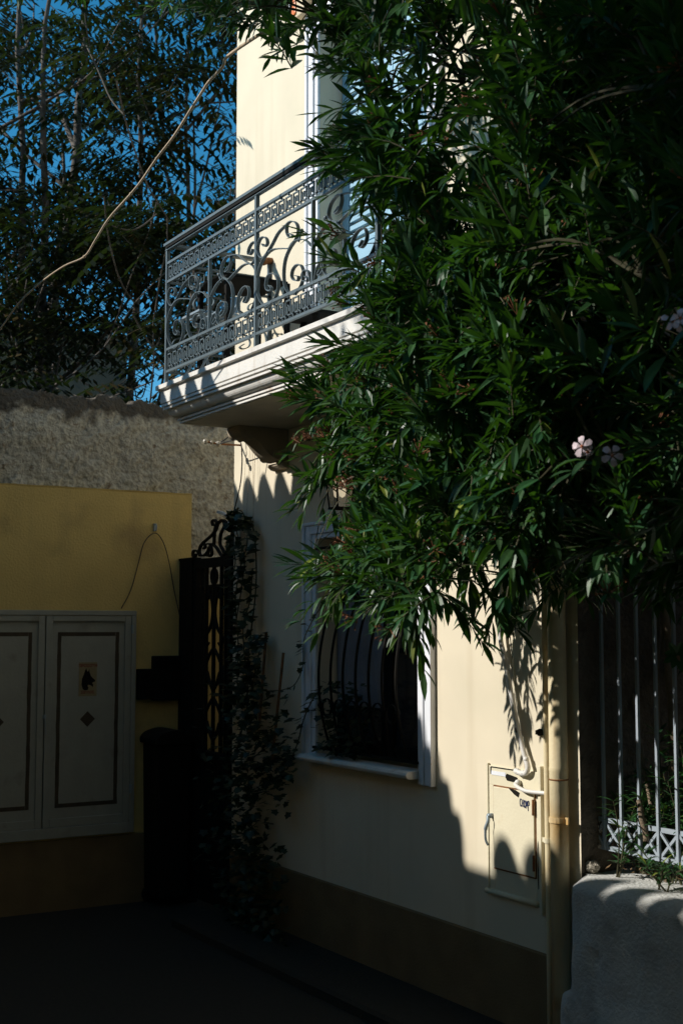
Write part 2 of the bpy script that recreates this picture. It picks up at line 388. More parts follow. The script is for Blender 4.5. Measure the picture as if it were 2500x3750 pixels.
for cx in (.60, 2.62):
    w = MB(); w.prism([(0, 3.141), (-.345, 3.141)]+cp, cx, cx+.17)
    w.prism([(0, 2.94), (-.05, 2.93), (-.055, 2.915), (-.03, 2.895), (0, 2.89)], cx-.012, cx+.182)
    for s_ in (cx-.012, cx+.17):
        w.tube([(s_, -.285, 3.100), (s_+.012, -.285, 3.100)], .024, 14); w.tube([(s_, -.08, 2.975), (s_+.012, -.08, 2.975)], .035, 14)
    build('corbel', w, 'corbel', house, bevel=.004)
# --- balcony railing
YR = -.72
rail = MB(); rail.box(.505, 2.975, YR-.026, YR+.026, 4.262, 4.280); rail.box(.505, 2.975, YR-.014, YR+.014, 4.236, 4.244)
rail.box(.495, .545, YR-.026+.053, -.01, 4.262, 4.280)
rw = build('balcony_railing', rail, 'iron', house, bevel=.002)
w = MB(); w.box(.53, 2.95, YR-.022, YR+.024, 4.246, 4.261); build('rail_shade_strip', w, 'black', rw)  # black strip added as the shade under the handrail
RZ = (4.148, 4.030, 3.604, 3.466); RH = .015
w = MB()
for z in RZ: w.box(.53, 2.95, YR-.009, YR+.009, z, z+RH); w.box(.512, .53, YR+.01, -.005, z, z+RH)
build('rail', w, 'iron', rw)
for x in (.52, 1.735, 2.96):
    w = MB(); w.box(x-.010, x+.010, YR-.011, YR+.011, ZT, 4.262); build('post', w, 'iron', rw)
w = MB(); w.box(.51, .53, -.022, -.002, ZT, 4.262); build('post', w, 'iron', rw)
KEY = [(.04, .06), (.04, .80), (.74, .80), (.74, .18), (.27, .18), (.27, .58), (.52, .58), (.52, .36)]
def meander(mb, x0, n, pitch, z0, h, side=None):
    t = .0072
    def put(ax, az, bx, bz):
        x_a, x_b = min(ax, bx)-t/2, max(ax, bx)+t/2; z_a, z_b = min(az, bz)-t/2, max(az, bz)+t/2
        if side is None: mb.box(x_a, x_b, YR-.0035, YR+.0035, z_a, z_b)
        else: mb.box(side-.0035, side+.0035, x_a, x_b, z_a, z_b)
    for i in range(n):
        X = x0+i*pitch
        q = [(X+u*pitch, z0+v*h) for u, v in KEY]
        for a, b in zip(q, q[1:]): put(*a, *b)
        put(X+.74*pitch, z0+.18*h, X+1.04*pitch, z0+.18*h)
        for (u, v) in ((.39, .93), (.62, .05)):
            c = (X+u*pitch, YR, z0+v*h) if side is None else (side, X+u*pitch, z0+v*h)
            mb.ball(c, .0075)
    return mb
for x0 in (.532, 1.747):
    for z0, z1 in ((RZ[1]+RH, RZ[0]), (RZ[3]+RH, RZ[2])):
        build('meander_band', meander(MB(), x0, 15, 1.195/15, z0, z1-z0), 'iron', rw)
for z0, z1 in ((RZ[1]+RH, RZ[0]), (RZ[3]+RH, RZ[2])):
    build('meander_band', meander(MB(), YR+.015, 8, .68/8, z0, z1-z0, side=.521), 'iron', rw)
def cq(pts): # photo-crop points of the middle panel -> plane of the railing
    out = []
    for X, Y in pts:
        p = PY(930+X/3.136, 750+Y/3.136, YR); out.append((p.x, p.z))
    return out
SCR = [
 [(185, 925), (172, 975), (205, 990), (238, 940), (232, 870), (205, 845), (165, 865), (142, 930), (160, 975), (187, 968)][::-1][:0] or
 [(178, 925), (205, 960), (185, 990), (150, 970), (140, 905), (165, 815), (225, 790), (275, 850), (280, 960), (240, 1080), (165, 1165), (95, 1130), (45, 1010), (40, 860), (75, 700), (140, 580), (220, 515), (310, 503), (405, 503)],
 [(100, 450), (125, 478), (155, 450), (150, 395), (115, 368), (70, 400), (45, 490), (60, 575), (100, 610), (150, 560), (215, 450), (285, 320), (385, 222)],
 [(405, 330), (440, 345), (445, 365), (405, 372), (378, 310), (385, 225), (435, 188), (490, 215), (510, 300), (480, 400), (415, 500), (365, 620), (345, 760), (352, 900), (390, 1000), (440, 1030), (500, 995), (550, 905), (572, 790), (545, 700), (495, 690), (450, 740), (435, 815), (460, 865), (505, 868), (512, 825), (480, 815)],
 [(410, 500), (455, 430), (530, 397), (600, 410), (662, 475)],
 [(590, 820), (620, 850), (605, 878), (565, 865), (555, 805), (590, 752), (630, 770), (650, 850), (664, 925)],
]
SP = [crom(cq(s_), 7) for s_ in SCR]
BX = PY(1147, 950, YR).x
def scroll_half(mirror, shift):
    w = MB()
    for s_ in SP:
        w.ribbon([((2*BX-x if mirror else x)+shift, z) for x, z in s_], YR, .0042, .020)
    bx = BX-.0035+shift
    lx, lz = cq([(545, 300)])[0]; lx = 2*BX-lx if mirror else lx      # small leaf finial
    w.ball((lx+shift, YR, lz), .013, 8); w.bar((lx+shift, YR, lz), (lx+shift+(.03 if mirror else -.03), YR, lz-.05), .008)
    return w
for shift in (0, -1.215):
    for mir in (False, True):
        build('scroll_panel', scroll_half(mir, shift), 'iron', rw)
    w = MB(); w.box(BX-.006+shift, BX+.006+shift, YR-.01, YR+.01, RZ[2]+RH, RZ[1]); build('baluster', w, 'iron', rw)
w = MB()                                        # side return panel: same scrolls in the other plane
t_ = MB()
for s_ in SP: t_.ribbon(s_, 0, .0055, .020)
for p in t_.v: w.v.append(V((.521+p.y, -.04-(p.x-1.75)*1.12, p.z)))
w.f = [tuple(reversed(f)) for f in t_.f]
build('scroll_panel', w, 'iron', rw)

# ------------------------------------------------------------ things on the balcony
t = thing('iron_table', 'dark metal garden table with scrolled legs on the balcony', 'table', (.86, -.36, ZT))
w = MB(); w.box(.60, 1.02, -.58, -.14, 3.99, 4.008); build('table_top', w, 'dark', t, bevel=.006)
for x, y in ((.66, -.56), (1.04, -.56), (.66, -.16), (1.04, -.16)):
    w = MB(); w.box(x-.014, x+.014, y-.014, y+.014, ZT, 3.985)
    build('leg', w, 'black', t)
w = MB(); w.ribbon(crom([(.68, 3.56), (.72, 3.50), (.80, 3.48), (.88, 3.52), (.90, 3.60), (.86, 3.63), (.83, 3.59)], 6), -.16, .006, .016); w.bar((.66, -.56, 3.50), (.66, -.16, 3.50), .02); w.bar((.66, -.16, 3.47), (1.04, -.16, 3.47), .03)
build('stretcher', w, 'black', t)
t = thing('folding_chair', 'grey folding chair with crossed legs at the balcony corner', 'chair', (.70, -.45, ZT))
for A_, B_ in (((.58, -.66, ZT), (.70, -.40, 3.90)), ((.80, -.66, ZT), (.92, -.40, 3.90)), ((.60, -.36, ZT), (.56, -.64, 3.80)), ((.88, -.36, ZT), (.84, -.64, 3.80))):
    w = MB(); w.bar(A_, B_, .02, .012); build('leg', w, 'steel', t)
w = MB()
for q in range(5): w.bar((.58+.03*q/5, -.64+q*.055, 3.80), (.86, -.64+q*.055, 3.80), .04, .012)
build('seat', w, 'steel', t)
w = MB(); w.box(.62, .86, -.40, -.385, 3.82, 3.92); build('backrest', w, 'steel', t)
t = MB(); p = PY(985, 955, -.02); t.tube([p+V((0, .03, 0)), p, p+V((-.01, -.05, -.01))], .022, 10); t.ball(p+V((0, -.04, -.008)), .03, 8)
tag(build('wall_hook', t, 'rust', smooth=True), 'rusty round pipe stub on the cream wall behind the railing', 'hook')
t = MB(); t.bar((1.30, -.25, ZT), (1.18, -.12, 3.72), .035, .02); t.bar((1.30, -.05, ZT), (1.42, -.18, 3.72), .035, .02); t.box(1.14, 1.46, -.26, -.04, 3.72, 3.74)
tag(build('plant_stand', t, 'black'), 'black splayed plant stand by the balcony door frame', 'plant stand')

# ------------------------------------------------------------ left boundary wall, plaster, service doors
bw = thing('boundary_wall', 'rough grey rubble wall with sooty broken top above ochre plaster', 'wall', (-.86, 0, 0))
w = MB(); ys = [-6+i*.03 for i in range(401)]
def topz(y):
    return 3.545 - .03*max(0, min(1, (y+.5)/.5)) + .045*noise.noise(V((y*3, 2, 0))) + .05*noise.noise(V((y*11, 7, 0))) + .035*noise.noise(V((y*31, 1, 0)))
rows = 74
for y in ys:
    tz = topz(y)
    for j in range(rows+1):
        z = 1.4+(tz-1.4)*j/rows
        d = .022*noise.fractal(V((y*7, z*7, 0)), 1.0, 2.0, 5)+.010*noise.noise(V((y*32, z*32, 5)))
        d += .018*max(0, noise.noise(V((y*3.3, z*5, 9)))-.15)*2
        if z > 3.30: d -= .05*((z-3.30)/.25)**2+.0
        w.v.append(V((-.875+d, y, z)))
    for k in range(1, 9):
        d = .03*noise.noise(V((y*15, k*.7, 3)))
        w.v.append(V((-.875-.055-k*.05, y, tz+d-.002*k*k*.4)))
R = rows+9
for i in range(len(ys)-1):
    for j in range(R-1):
        a = i*R+j; w.f.append((a, a+R, a+R+1, a+1))
o = build('rubble_face', w, ['stone', 'soot'], bw, smooth=True)
w = MB(); w.box(-1.34, -.90, -6, 6, 0, 3.30); build('core', w, 'house2', bw)
w = MB()                                        # ochre plaster skin, 2.5 cm proud, slightly uneven top
pys = [-6+i*.101 for i in range(61)]; pys[-1] = .064
def lump(y, z): return .004*noise.noise(V((y*3, z*3, 1)))
for y in pys:
    zt = 2.878+.004*noise.noise(V((y*9, 0, 0)))
    for z in [0+.12*j for j in range(24)]+[zt-.012]: w.v.append(V((-.832+lump(y, z), y, z)))
    w.v += [V((-.826, y, zt)), V((-.88, y, zt+.006))]
R = 27
for i in range(len(pys)-1):
    for j in range(R-1):
        a = i*R+j; w.f.append((a, a+R, a+R+1, a+1))
w.quad(V((-.832, .064, 0)), V((-.92, .064, 0)), V((-.92, .064, 2.88)), V((-.832, .064, 2.88)))
w.box(-.92, -.845, .066, 6, 0, 2.17); w.box(-.92, -.825, .066, 6, 2.17, 2.19)
build('plaster_skin', w, 'yellow', bw)
w = MB(); w.prism([(-.832, 0), (-.818, 0), (-.818, .46), (-.822, .47), (-.832, .47)], -6, .064, axis='y'); w.box(-.845, -.835, .07, 6, 0, .5); build('base_shade_band', w, 'plinth', bw)  # dark band painted in to deepen the shade along the wall base
# double service doors
XW = -.828
sd = thing('service_doors', 'pair of white metal service doors with brown painted stripes', 'door', (XW, -1.0, .55))
w = MB(); yr, ym, yl = -.365, -1.021, -1.70
zb, zt = .555, 2.022
w.box(XW, XW+.03, yl, yr, zt-.035, zt); w.box(XW, XW+.03, yr-.035, yr, zb-.07, zt-.0355); w.box(XW, XW+.03, yl, yl+.035, zb-.07, zt-.0355); w.box(XW, XW+.035, yl, yr-.0355, zb-.07, zb)
build('frame', w, 'door', sd, bevel=.003)
for a, b in ((ym+.004, yr-.037), (yl+.037, ym-.004)):
    w = MB(); w.box(XW, XW+.012, a, b, zb+.002, zt-.037)
    for q in ((a, a+.045), (b-.045, b)): w.box(XW+.012, XW+.026, q[0], q[1], zb+.002, zt-.037)
    w.box(XW+.012, XW+.026, a+.0455, b-.0455, zt-.075, zt-.037); w.box(XW+.012, XW+.026, a+.0455, b-.0455, zb+.002, zb+.06)
    dl = build('door_leaf', w, 'door', sd, bevel=.002)
    w = MB(); s0, s1, z0, z1, tt = a+.085, b-.085, zb+.13, zt-.15, .027; X_ = XW+.0125
    def wob(u): return .004*noise.noise(V((u*11, a, 3)))
    segs = [((s0, z0), (s0, z1)), ((s1-tt, z0), (s1-tt, z1))]
    for (q, _) in segs:
        N = 30
        for i in range(N):
            u0, u1 = z0+(z1-z0)*i/N, z0+(z1-z0)*(i+1)/N
            w.quad(V((X_, q[0]+wob(u0), u0)), V((X_, q[0]+tt+wob(u0+5), u0)), V((X_, q[0]+tt+wob(u1+5), u1)), V((X_, q[0]+wob(u1), u1)))
    for zz in (z0, z1-tt*1.0): w.box(X_-.0005, X_+.0006, s0+tt, s1-tt, zz, zz+tt)
    cy = (s0+s1)/2; cz = 1.275; r = .054; w.v += [V((X_+.0002, cy-r, cz)), V((X_+.0002, cy, cz-r)), V((X_+.0002, cy+r, cz)), V((X_+.0002, cy, cz+r))]; k = len(w.v); w.f.append((k-4, k-3, k-2, k-1))
    build('painted_stripe', w, 'brown', dl)
    for hz in (zt-.16, zb+.2):
        w = MB()
        hy = b+.0 if a > ym else a
        w.lathe((XW+.034, hy+(.006 if a > ym else -.006), hz), [(.001, 0), (.009, 0), (.009, .028), (.006, .030), (.009, .032), (.009, .06), (.001, .06)], 10); build('hinge', w, 'steel', dl)
w = MB(); w.box(XW+.027, XW+.04, ym-.008, ym+.010, 1.29, 1.315); w.tube([(XW+.04, ym, 1.30), (XW+.045, ym+.004, 1.26), (XW+.04, ym+.008, 1.22), (XW+.036, ym+.012, 1.18)], .004, 6); build('handle', w, 'steel', sd)
# warning sign
sy0, sy1, sz0, sz1 = -.777, -.648, 1.432, 1.664
w = MB(); w.box(XW+.0128, XW+.0150, sy0, sy1, sz0, sz1)
sg = tag(build('warning_sign', w, 'signp'), 'small beware of the dog sign on the right service door', 'sign')
XT = XW+.0156
def text(body, size, m, loc, rot, parent, sx=1, name='lettering', ext=.0003):
    cu = bpy.data.curves.new(name, 'FONT'); cu.body = body; cu.size = size; cu.align_x = 'CENTER'; cu.align_y = 'CENTER'; cu.extrude = ext; cu.offset = .0012*size/.03
    o = bpy.data.objects.new(name+'_tmp', cu); sc.collection.objects.link(o)
    bpy.context.view_layer.update(); dg = bpy.context.evaluated_depsgraph_get()
    me = bpy.data.meshes.new_from_object(o.evaluated_get(dg)); bpy.data.objects.remove(o)
    me.materials.clear(); me.materials.append(M[m])
    T = Matrix.Translation(V(loc)) @ rot.to_4x4() @ Matrix.Diagonal((sx, 1, 1, 1)); me.transform(T)
    ob = bpy.data.objects.new(name, me); sc.collection.objects.link(ob)
    if parent: ob.parent = parent; ob.matrix_parent_inverse = Matrix.Translation(-parent.location)
    return ob
RX = Matrix(((0, 0, 1), (1, 0, 0), (0, 1, 0)))          # text right -> +y, up -> z, facing +x
cyS = (sy0+sy1)/2
text('ΠΡΟΣΟΧΗ', .027, 'red', (XT, cyS, sz1-.024), RX, sg, 1.0)
text('ΣΚΥΛΟΣ', .024, 'red', (XT, cyS, sz0+.026), RX, sg, .95)
dog = [(-.035, .0), (-.045, .03), (-.042, .07), (-.030, .10), (-.022, .125), (-.012, .145), (-.005, .122), (.002, .120), (.010, .142), (.012, .115), (.022, .09), (.035, .075), (.052, .062), (.054, .052), (.040, .047), (.030, .040), (.040, .030), (.036, .012), (.028, .022), (.015, .028), (.006, .03), (-.002, .022), (.006, .008), (.0, -.006), (-.02, -.008)]
w = MB(); w.v = [V((XT, cyS+a, sz0+.048+b)) for a, b in dog]; w.f = [tuple(range(len(dog)))]
build('dog_silhouette', w, 'dark', sg)
# hook with a loop of wire, letter boxes, bin
w = MB(); hk = PX(568, 1935, -.82); w.bar(hk+V((0, 0, -.02)), hk+V((0, 0, .035)), .012, .02); w.tube(crom([hk+V((.01, 0, .03)), hk+V((.03, 0, .02)), hk+V((.03, 0, -.01)), hk+V((.015, 0, -.02))], 4), .004, 6)
tag(build('wire_hook', w, 'steel'), 'small metal hook high on the ochre wall', 'hook')
w = MB(); w.tube(crom([PX(445, 2228, -.82), PX(480, 2160, -.818), PX(508, 2060, -.816), PX(530, 1985, -.815), PX(568, 1952, -.80), PX(598, 1985, -.81), PX(620, 2060, -.815), PX(638, 2160, -.815), PX(655, 2240, -.815), PX(662, 2290, -.818)], 6), .0035, 6)
tag(build('wire_loop', w, 'cable', smooth=True), 'thin grey wire looped over the hook on the ochre wall', 'wire')
for (l, tp, r, b, lab) in ((505, 2450, 560, 2560, 'lower small dark letter box beside the service doors'), (560, 2402, 665, 2562, 'larger dark letter box next to the iron gate')):
    a = PX(l, tp, -.80); c = PX(r, b, -.80)
    t = thing('letter_box', lab, 'letter box', (-.80, (a.y+c.y)/2, c.z), 'letter boxes on the ochre wall')
    w = MB(); w.box(-.83, -.77, a.y, c.y, c.z, a.z); build('case', w, 'dark', t, bevel=.006)
    w = MB(); w.box(-.77, -.764, a.y+.01, c.y-.01, a.z-.04, a.z-.025); build('slot', w, 'black', t)
t = thing('rubbish_bin', 'dark wheeled bin with rounded lid standing beside the gate post', 'bin', (-.64, -.25, 0))
w = MB(); w.prism([(-.29, .06), (-.31, 1.10), (-.05, 1.10), (-.07, .06)], -.80, -.52); build('body', w, 'black', t, bevel=.02)
w = MB(); w.prism(crom([(-.325, 1.10), (-.325, 1.14), (-.28, 1.18), (-.18, 1.20), (-.08, 1.18), (-.036, 1.14), (-.036, 1.10)], 5), -.81, -.50); build('lid', w, 'black', t, bevel=.015)
for y in (-.25, -.11):
    w = MB(); w.tube([(-.78, y, .06), (-.74, y, .06)], .06, 14); build('wheel', w, 'black', t)

# ------------------------------------------------------------ gate
gt = thing('iron_gate', 'black wrought iron gate with scrolled crest between wall and house', 'gate', (-.4, 0, 0))
w = MB(); w.box(-.825, -.60, -.03, .03, 0, 2.385); w.box(-.83, -.59, -.035, .035, 2.385, 2.40); build('gate_post', w, 'dark', gt)
w = MB(); w.box(-.595, -.555, -.02, .02, 0.05, 2.385); w.box(-.045, -.005, -.02, .02, .05, 2.385); w.box(-.555, -.045, -.02, .02, 2.32, 2.385); w.box(-.555, -.045, -.02, .02, .05, .12); w.box(-.555, -.045, -.02, .02, 1.0, 1.06)
build('gate_frame', w, 'black', gt)
w = MB(); w.box(-.555, -.045, -.004, .004, .12, 1.0)
for z in (.30, .82): w.box(-.52, -.08, -.010, -.004, z, z+.012)
build('sheet_panel', w, 'black', gt)
for x in (-.49, -.42, -.30, -.18, -.11):
    w = MB(); w.box(x-.011, x+.011, -.011, .011, .12, 2.32); build('bar', w, 'black', gt)
w = MB()
cx = -.30
w.box(-.555, -.045, -.006, .006, 2.185, 2.20)
w.ribbon([(cx+.045*math.cos(t*math.pi/10), 2.255+.05*math.sin(t*math.pi/10)) for t in range(21)], 0, .012, .02)
for sgn in (-1, 1):
    w.ribbon([(cx+sgn*x, z) for x, z in crom([(.02, 2.19), (.07, 2.13), (.11, 2.10), (.13, 2.13), (.10, 2.15), (.08, 2.12)], 6)], 0, .011, .02)
    w.ribbon([(cx+sgn*x, z) for x, z in crom([(.08, 2.19), (.04, 2.10), (.02, 2.0), (.06, 1.9), (.13, 1.84), (.12, 1.78), (.08, 1.80)], 6)], 0, .011, .02)
    for zz in (1.62, 1.28, .75, .42):
        w.ribbon([(cx+sgn*x, zz+z) for x, z in crom([(.01, .14), (.06, .10), (.13, .02), (.16, -.06), (.12, -.11), (.09, -.06), (.12, -.04)], 6)], 0, .011, .02)
        w.ribbon([(cx+sgn*x, zz+z) for x, z in crom([(.01, -.14), (.05, -.10), (.10, -.02)], 6)], 0, .011, .02)
build('scrollwork', w, 'black', gt)
w = MB()
def gq(P): return [(PY(650+X*.3189, 1550+Y*.3189, 0).x, PY(650+X*.3189, 1550+Y*.3189, 0).z) for X, Y in P]
for P in ([(215, 1500), (205, 1530), (180, 1520), (185, 1470), (225, 1465), (275, 1520), (330, 1500), (380, 1400), (350, 1385)],
          [(260, 1530), (255, 1450), (290, 1380), (380, 1300), (440, 1230), (470, 1150), (520, 1110), (560, 1140), (540, 1180)],
          [(300, 1440), (320, 1420), (310, 1385), (280, 1395)],
          [(420, 1390), (430, 1230), (450, 1150), (430, 1110), (400, 1130), (410, 1175)],
          [(400, 1385), (450, 1430), (510, 1520), (540, 1500), (520, 1450), (490, 1380), (500, 1270), (540, 1180), (530, 1130)],
          [(345, 1530), (360, 1440), (385, 1420), (395, 1500), (370, 1530)],
          [(640, 1500), (600, 1510), (560, 1520), (600, 1440), (615, 1360), (590, 1340), (570, 1380)]):
    w.ribbon(crom(gq(P), 6), 0, .012, .022)
a = gq([(640, 1540), (635, 1080)]); w.box(a[0][0]-.012, a[0][0]+.012, -.012, .012, 2.385, a[1][1])
build('crest', w, 'black', gt)
w = MB(); a = gq([(630, 1080), (590, 1060), (540, 1030), (490, 1020)])
w.ribbon(crom(a, 5), -.02, .018, .014); a = gq([(640, 1250), (625, 1150), (640, 1000)]); w.ribbon(crom(a, 5), -.02, .014, .014)
tag(build('tied_rag', w, 'conduit'), 'pale strip of tape tied to the top of the gate crest', 'tape')

# ------------------------------------------------------------ insulator, overhead cable, strings
t = thing('cable_insulator', 'small ceramic cable insulator on an iron arm at the house corner', 'insulator', (.10, -.1, 3.06))
kx = V((.11, -.17, 3.115)); tip = kx+V((.0, -.10, .01))
w = MB(); w.tube([V((.10, 0, 3.12)), kx, tip], .007, 6); build('arm', w, 'rust', t)
w = MB()
for q in (.1, .5, .95):
    w.ball(kx.lerp(tip, q), .014 if q < .9 else .018, 8)
w.ball(kx, .02, 8); build('spool', w, 'ceramic', t)
cb = [kx, PY(873, 1612, -.16), PY(886, 1665, -.14), PY(884, 1740, -.12), PY(877, 1790, -.1), PY(860, 1860, -.08), PY(853, 1890, -.06), PY(852, 1945, -.04)]
w = MB(); w.tube(crom([kx+V((.02, .1, .08)), kx+V((.01, .04, .03))]+cb, 6), .0042, 6)
tag(build('supply_cable', w, 'cable', smooth=True), 'black cable hanging from the insulator down to the gate', 'cable')
for i, (xa, xb) in enumerate(((905, 878), (917, 900), (925, 930), (936, 925))):
    w = MB(); w.tube([PY(xa, 1605, -.03), PY(xb, 2000-40*(i % 2), -.03), PY(xb+8, 2330, -.03)], .0011, 4)
    tag(build('support_string', w, 'cane'), 'thin vertical string for the ivy, %s from the house corner' % ('first', 'second', 'third', 'fourth')[i], 'string', 'strings holding up the ivy')

# ------------------------------------------------------------ lantern, alarm box
t = thing('wall_lantern', 'black framed square wall lantern half hidden by oleander leaves', 'lantern', (1.60, -.11, 2.57))
lx, ly, h0 = 1.60, -.115, 2.572
w = MB()
for a in (-1, 1):
    for b in (-1, 1): w.bar((lx+a*.045, ly+b*.045, h0), (lx+a*.06, ly+b*.06, h0+.18), .009)
    w.bar((lx-.048, ly+a*.048, h0), (lx+.048, ly+a*.048, h0), .011); w.bar((lx+a*.048, ly-.048, h0), (lx+a*.048, ly+.048, h0), .011)
    w.bar((lx-.058, ly+a*.056, h0+.12), (lx+.058, ly+a*.056, h0+.12), .006); w.bar((lx+a*.056, ly-.058, h0+.12), (lx+a*.056, ly+.058, h0+.12), .006)
w.bar((lx, ly+.05, h0+.2), (lx, 0, h0+.2), .014)
build('frame', w, 'black', t)
w = MB(); w.v = [V((lx+a, ly+b, h0+.18)) for a, b in ((-.075, -.075), (.075, -.075), (.075, .075), (-.075, .075))]+[V((lx, ly, h0+.25))]; w.f = [(0, 1, 4), (1, 2, 4), (2, 3, 4), (3, 0, 4), (3, 2, 1, 0)]; build('roof', w, 'black', t)
w = MB()
for a in (-1, 1):
    w.quad(V((lx-.045, ly+a*.0445, h0+.008)), V((lx+.045, ly+a*.0445, h0+.008)), V((lx+.058, ly+a*.057, h0+.178)), V((lx-.058, ly+a*.057, h0+.178)))
    w.quad(V((lx+a*.0445, ly-.045, h0+.008)), V((lx+a*.0445, ly+.045, h0+.008)), V((lx+a*.057, ly+.058, h0+.178)), V((lx+a*.057, ly-.058, h0+.178)))
build('glass', w, 'frost', t)
w = MB(); w.lathe((lx, ly, h0+.06), [(.001, 0), (.018, .01), (.024, .035), (.02, .07), (.012, .10), (.001, .105)], 12); build('bulb', w, 'bulb', t, smooth=True)
t = thing('alarm_box', 'beige hexagonal alarm box with orange lens high on the cream wall', 'alarm', (.95, -.03, 5.83))
p = PY(1112, 8, -.035)
w = MB(); hx = [(-.10, -.02), (-.055, -.10), (.05, -.10), (.11, -.02), (.07, .09), (-.06, .09)]
w.prism([(p.x+a, p.z+b) for a, b in hx], -.075, 0, axis='y'); build('case', w, 'alarm', t, bevel=.008)
w = MB(); w.prism([(p.x-.098, p.z-.02), (p.x-.058, p.z-.085), (p.x-.02, p.z-.07), (p.x-.03, p.z+.06), (p.x-.07, p.z+.06)], -.085, -.0755, axis='y'); build('lens', w, 'orange', t, bevel=.004)

# ------------------------------------------------------------ meter cabinet, pipes
t = thing('meter_cabinet', 'cream painted meter cabinet with peeling top set in the wall', 'cabinet', (3.0, 0, .6))
w = MB(); f_ = .028
w.box(2.80, 2.80+.012, -.014, 0, .655, 1.255); w.box(3.195, 3.215, -.022, 0, .615, 1.275)
w.box(2.812, 3.195, -.008, 0, 1.155, 1.245); w.box(2.812, 2.853, -.008, 0, .66, 1.155); w.box(3.162, 3.195, -.008, 0, .66, 1.155); w.box(2.853, 3.162, -.008, 0, .66, .768)
build('frame', w, 'cab', t, bevel=.002)
w = MB(); w.box(2.849, 2.857, -.010, 0, .766, 1.156); w.box(3.158, 3.166, -.010, 0, .766, 1.156); w.box(2.857, 3.158, -.010, 0, 1.150, 1.157); w.box(2.857, 3.158, -.010, 0, .764, .772); build('door_gap', w, 'rust', t)
w = MB(); w.box(2.857, 3.158, -.017, 0, .772, 1.150); cdoor = build('door', w, 'cab', t, bevel=.003)
w = MB()
for a, z in ((3.158, 1.05), (3.158, .80)): w = MB(); w.lathe((a, -.02, z), [(.001, 0), (.006, 0), (.006, .07), (.001, .07)], 8); build('hinge', w, 'rust', cdoor)
w = MB(); w.tube([(2.838, 0, 1.01), (2.838, -.035, 1.01)], .012, 10); w.tube(crom([(2.838, -.035, 1.01), (2.845, -.04, .985), (2.832, -.045, .95), (2.832, -.045, .90), (2.845, -.04, .875)], 5), [.009]*11+[.006]*10, 8)
build('handle', w, 'steel', t, smooth=True)
w = MB(); w.tube([(2.79, -.010, .655), (3.175, -.010, .655)], .014, 12); build('sill', w, 'cab', t, smooth=True)
w = MB(); w.box(2.83, 3.04, -.0092, -.008, 1.236, 1.2415); w.box(2.825, 2.834, -.0092, -.008, 1.205, 1.238)
pk = [(2.94, 1.203), (2.955, 1.218), (3.03, 1.208), (3.045, 1.188), (3.0, 1.183), (2.955, 1.186)]
w.v += [V((a, -.0095, z)) for a, z in pk]; w.f.append(tuple(range(len(w.v)-6, len(w.v))))
build('hole', w, 'dark', t); w = MB()
pk = [(2.97, 1.156), (3.03, 1.150), (3.06, 1.140), (3.05, 1.118), (3.02, 1.128)]
w.v += [V((a, -.0178, z)) for a, z in pk]; w.f.append(tuple(range(len(w.v)-5, len(w.v))))
build('hole', w, 'dark', t); w = MB()
pk = [(3.176, .94), (3.182, .905), (3.190, .86), (3.186, .80), (3.190, .74), (3.175, .72), (3.172, .80), (3.180, .86), (3.172, .90)]
w.v += [V((a, -.0095, z)) for a, z in pk]; w.f.append(tuple(range(len(w.v)-9, len(w.v))))
build('hole', w, 'dark', t)
w = MB(); w.box(2.835, 2.945, -.0105, -.0095, 1.203, 1.222); build('peeled_strip', w, 'white', t)
def scr(mb, pts): mb.tube(crom(pts, 5), .0018, 4)
w = MB(); bx_, bz_ = 3.060, 1.098; y_ = -.0185
L5 = {'C': [(.9, .85), (.4, 1), (.05, .5), (.4, 0), (.9, .2)], 'H': [(.1, 1), (.1, 0), (.1, .5), (.8, .55), (.8, 1), (.8, 0)], 'O': [(.5, 1), (.1, .6), (.4, 0), (.9, .4), (.5, 1)], 'M': [(.05, 0), (.15, 1), (.45, .3), (.8, 1), (.95, 0)], 'P': [(.15, -.25), (.15, 1), (.7, .95), (.8, .6), (.2, .45)]}
for i, ch in enumerate('CHOMP'): scr(w, [(bx_+(i+u)*.0145, y_, bz_-i*.0018+(v-.5)*.034) for u, v in L5[ch]])
build('marker_tag', w, 'ink', cdoor)
def clamp(mb, c, r, h=.022):
    mb.lathe((c[0], c[1], c[2]-h/2), [(r, 0), (r+.004, 0), (r+.004, h), (r, h)], 18)
    mb.box(c[0]+r, c[0]+r+.022, c[1]-.004, c[1]+.004, c[2]-h*.7, c[2]+h*.7)
t = thing('drainpipe', 'thick cream drainpipe with rust stains at the house end', 'drainpipe', (3.378, -.052, 0))
w = MB(); w.tube([(3.378, -.052, z) for z in (0.0, 1.27, 1.28, 1.29, 3.0, 7.0)], [.041, .041, .044, .041, .041, .041], 24); build('pipe', w, 'pipe', t, smooth=True)
for z in (1.06, 2.6, 4.6):
    w = MB(); clamp(w, (3.378, -.052, z), .042); build('clamp', w, 'pipe', t)
w = MB(); w.lathe((3.378, -.052, 1.232), [(.042, 0), (.0438, .002), (.0438, .005), (.042, .007)], 24); build('rust_ring', w, 'rust', t)
t = thing('thin_water_pipe', 'thin cream vertical pipe left of the thick drainpipe', 'pipe', (3.277, -.032, 0))
w = MB(); w.tube([(3.277+(.002*math.sin(z*3)), -.032, z) for z in [0, .5, 1, 1.5, 1.8, 1.83, 2.2, 3, 5, 6.9]], [.0155]*5+[.0175]+[.0165]*4, 14); build('pipe', w, 'pipe', t, smooth=True)
w = MB(); clamp(w, (3.277, -.032, .955), .016, .02); w.box(3.24, 3.262, -.036, -.002, .945, .965); build('clamp', w, 'cab', t)
t = thing('slanting_conduit', 'slanting white conduit ending in an elbow above the cabinet', 'conduit', (3.0, -.03, 1.2))
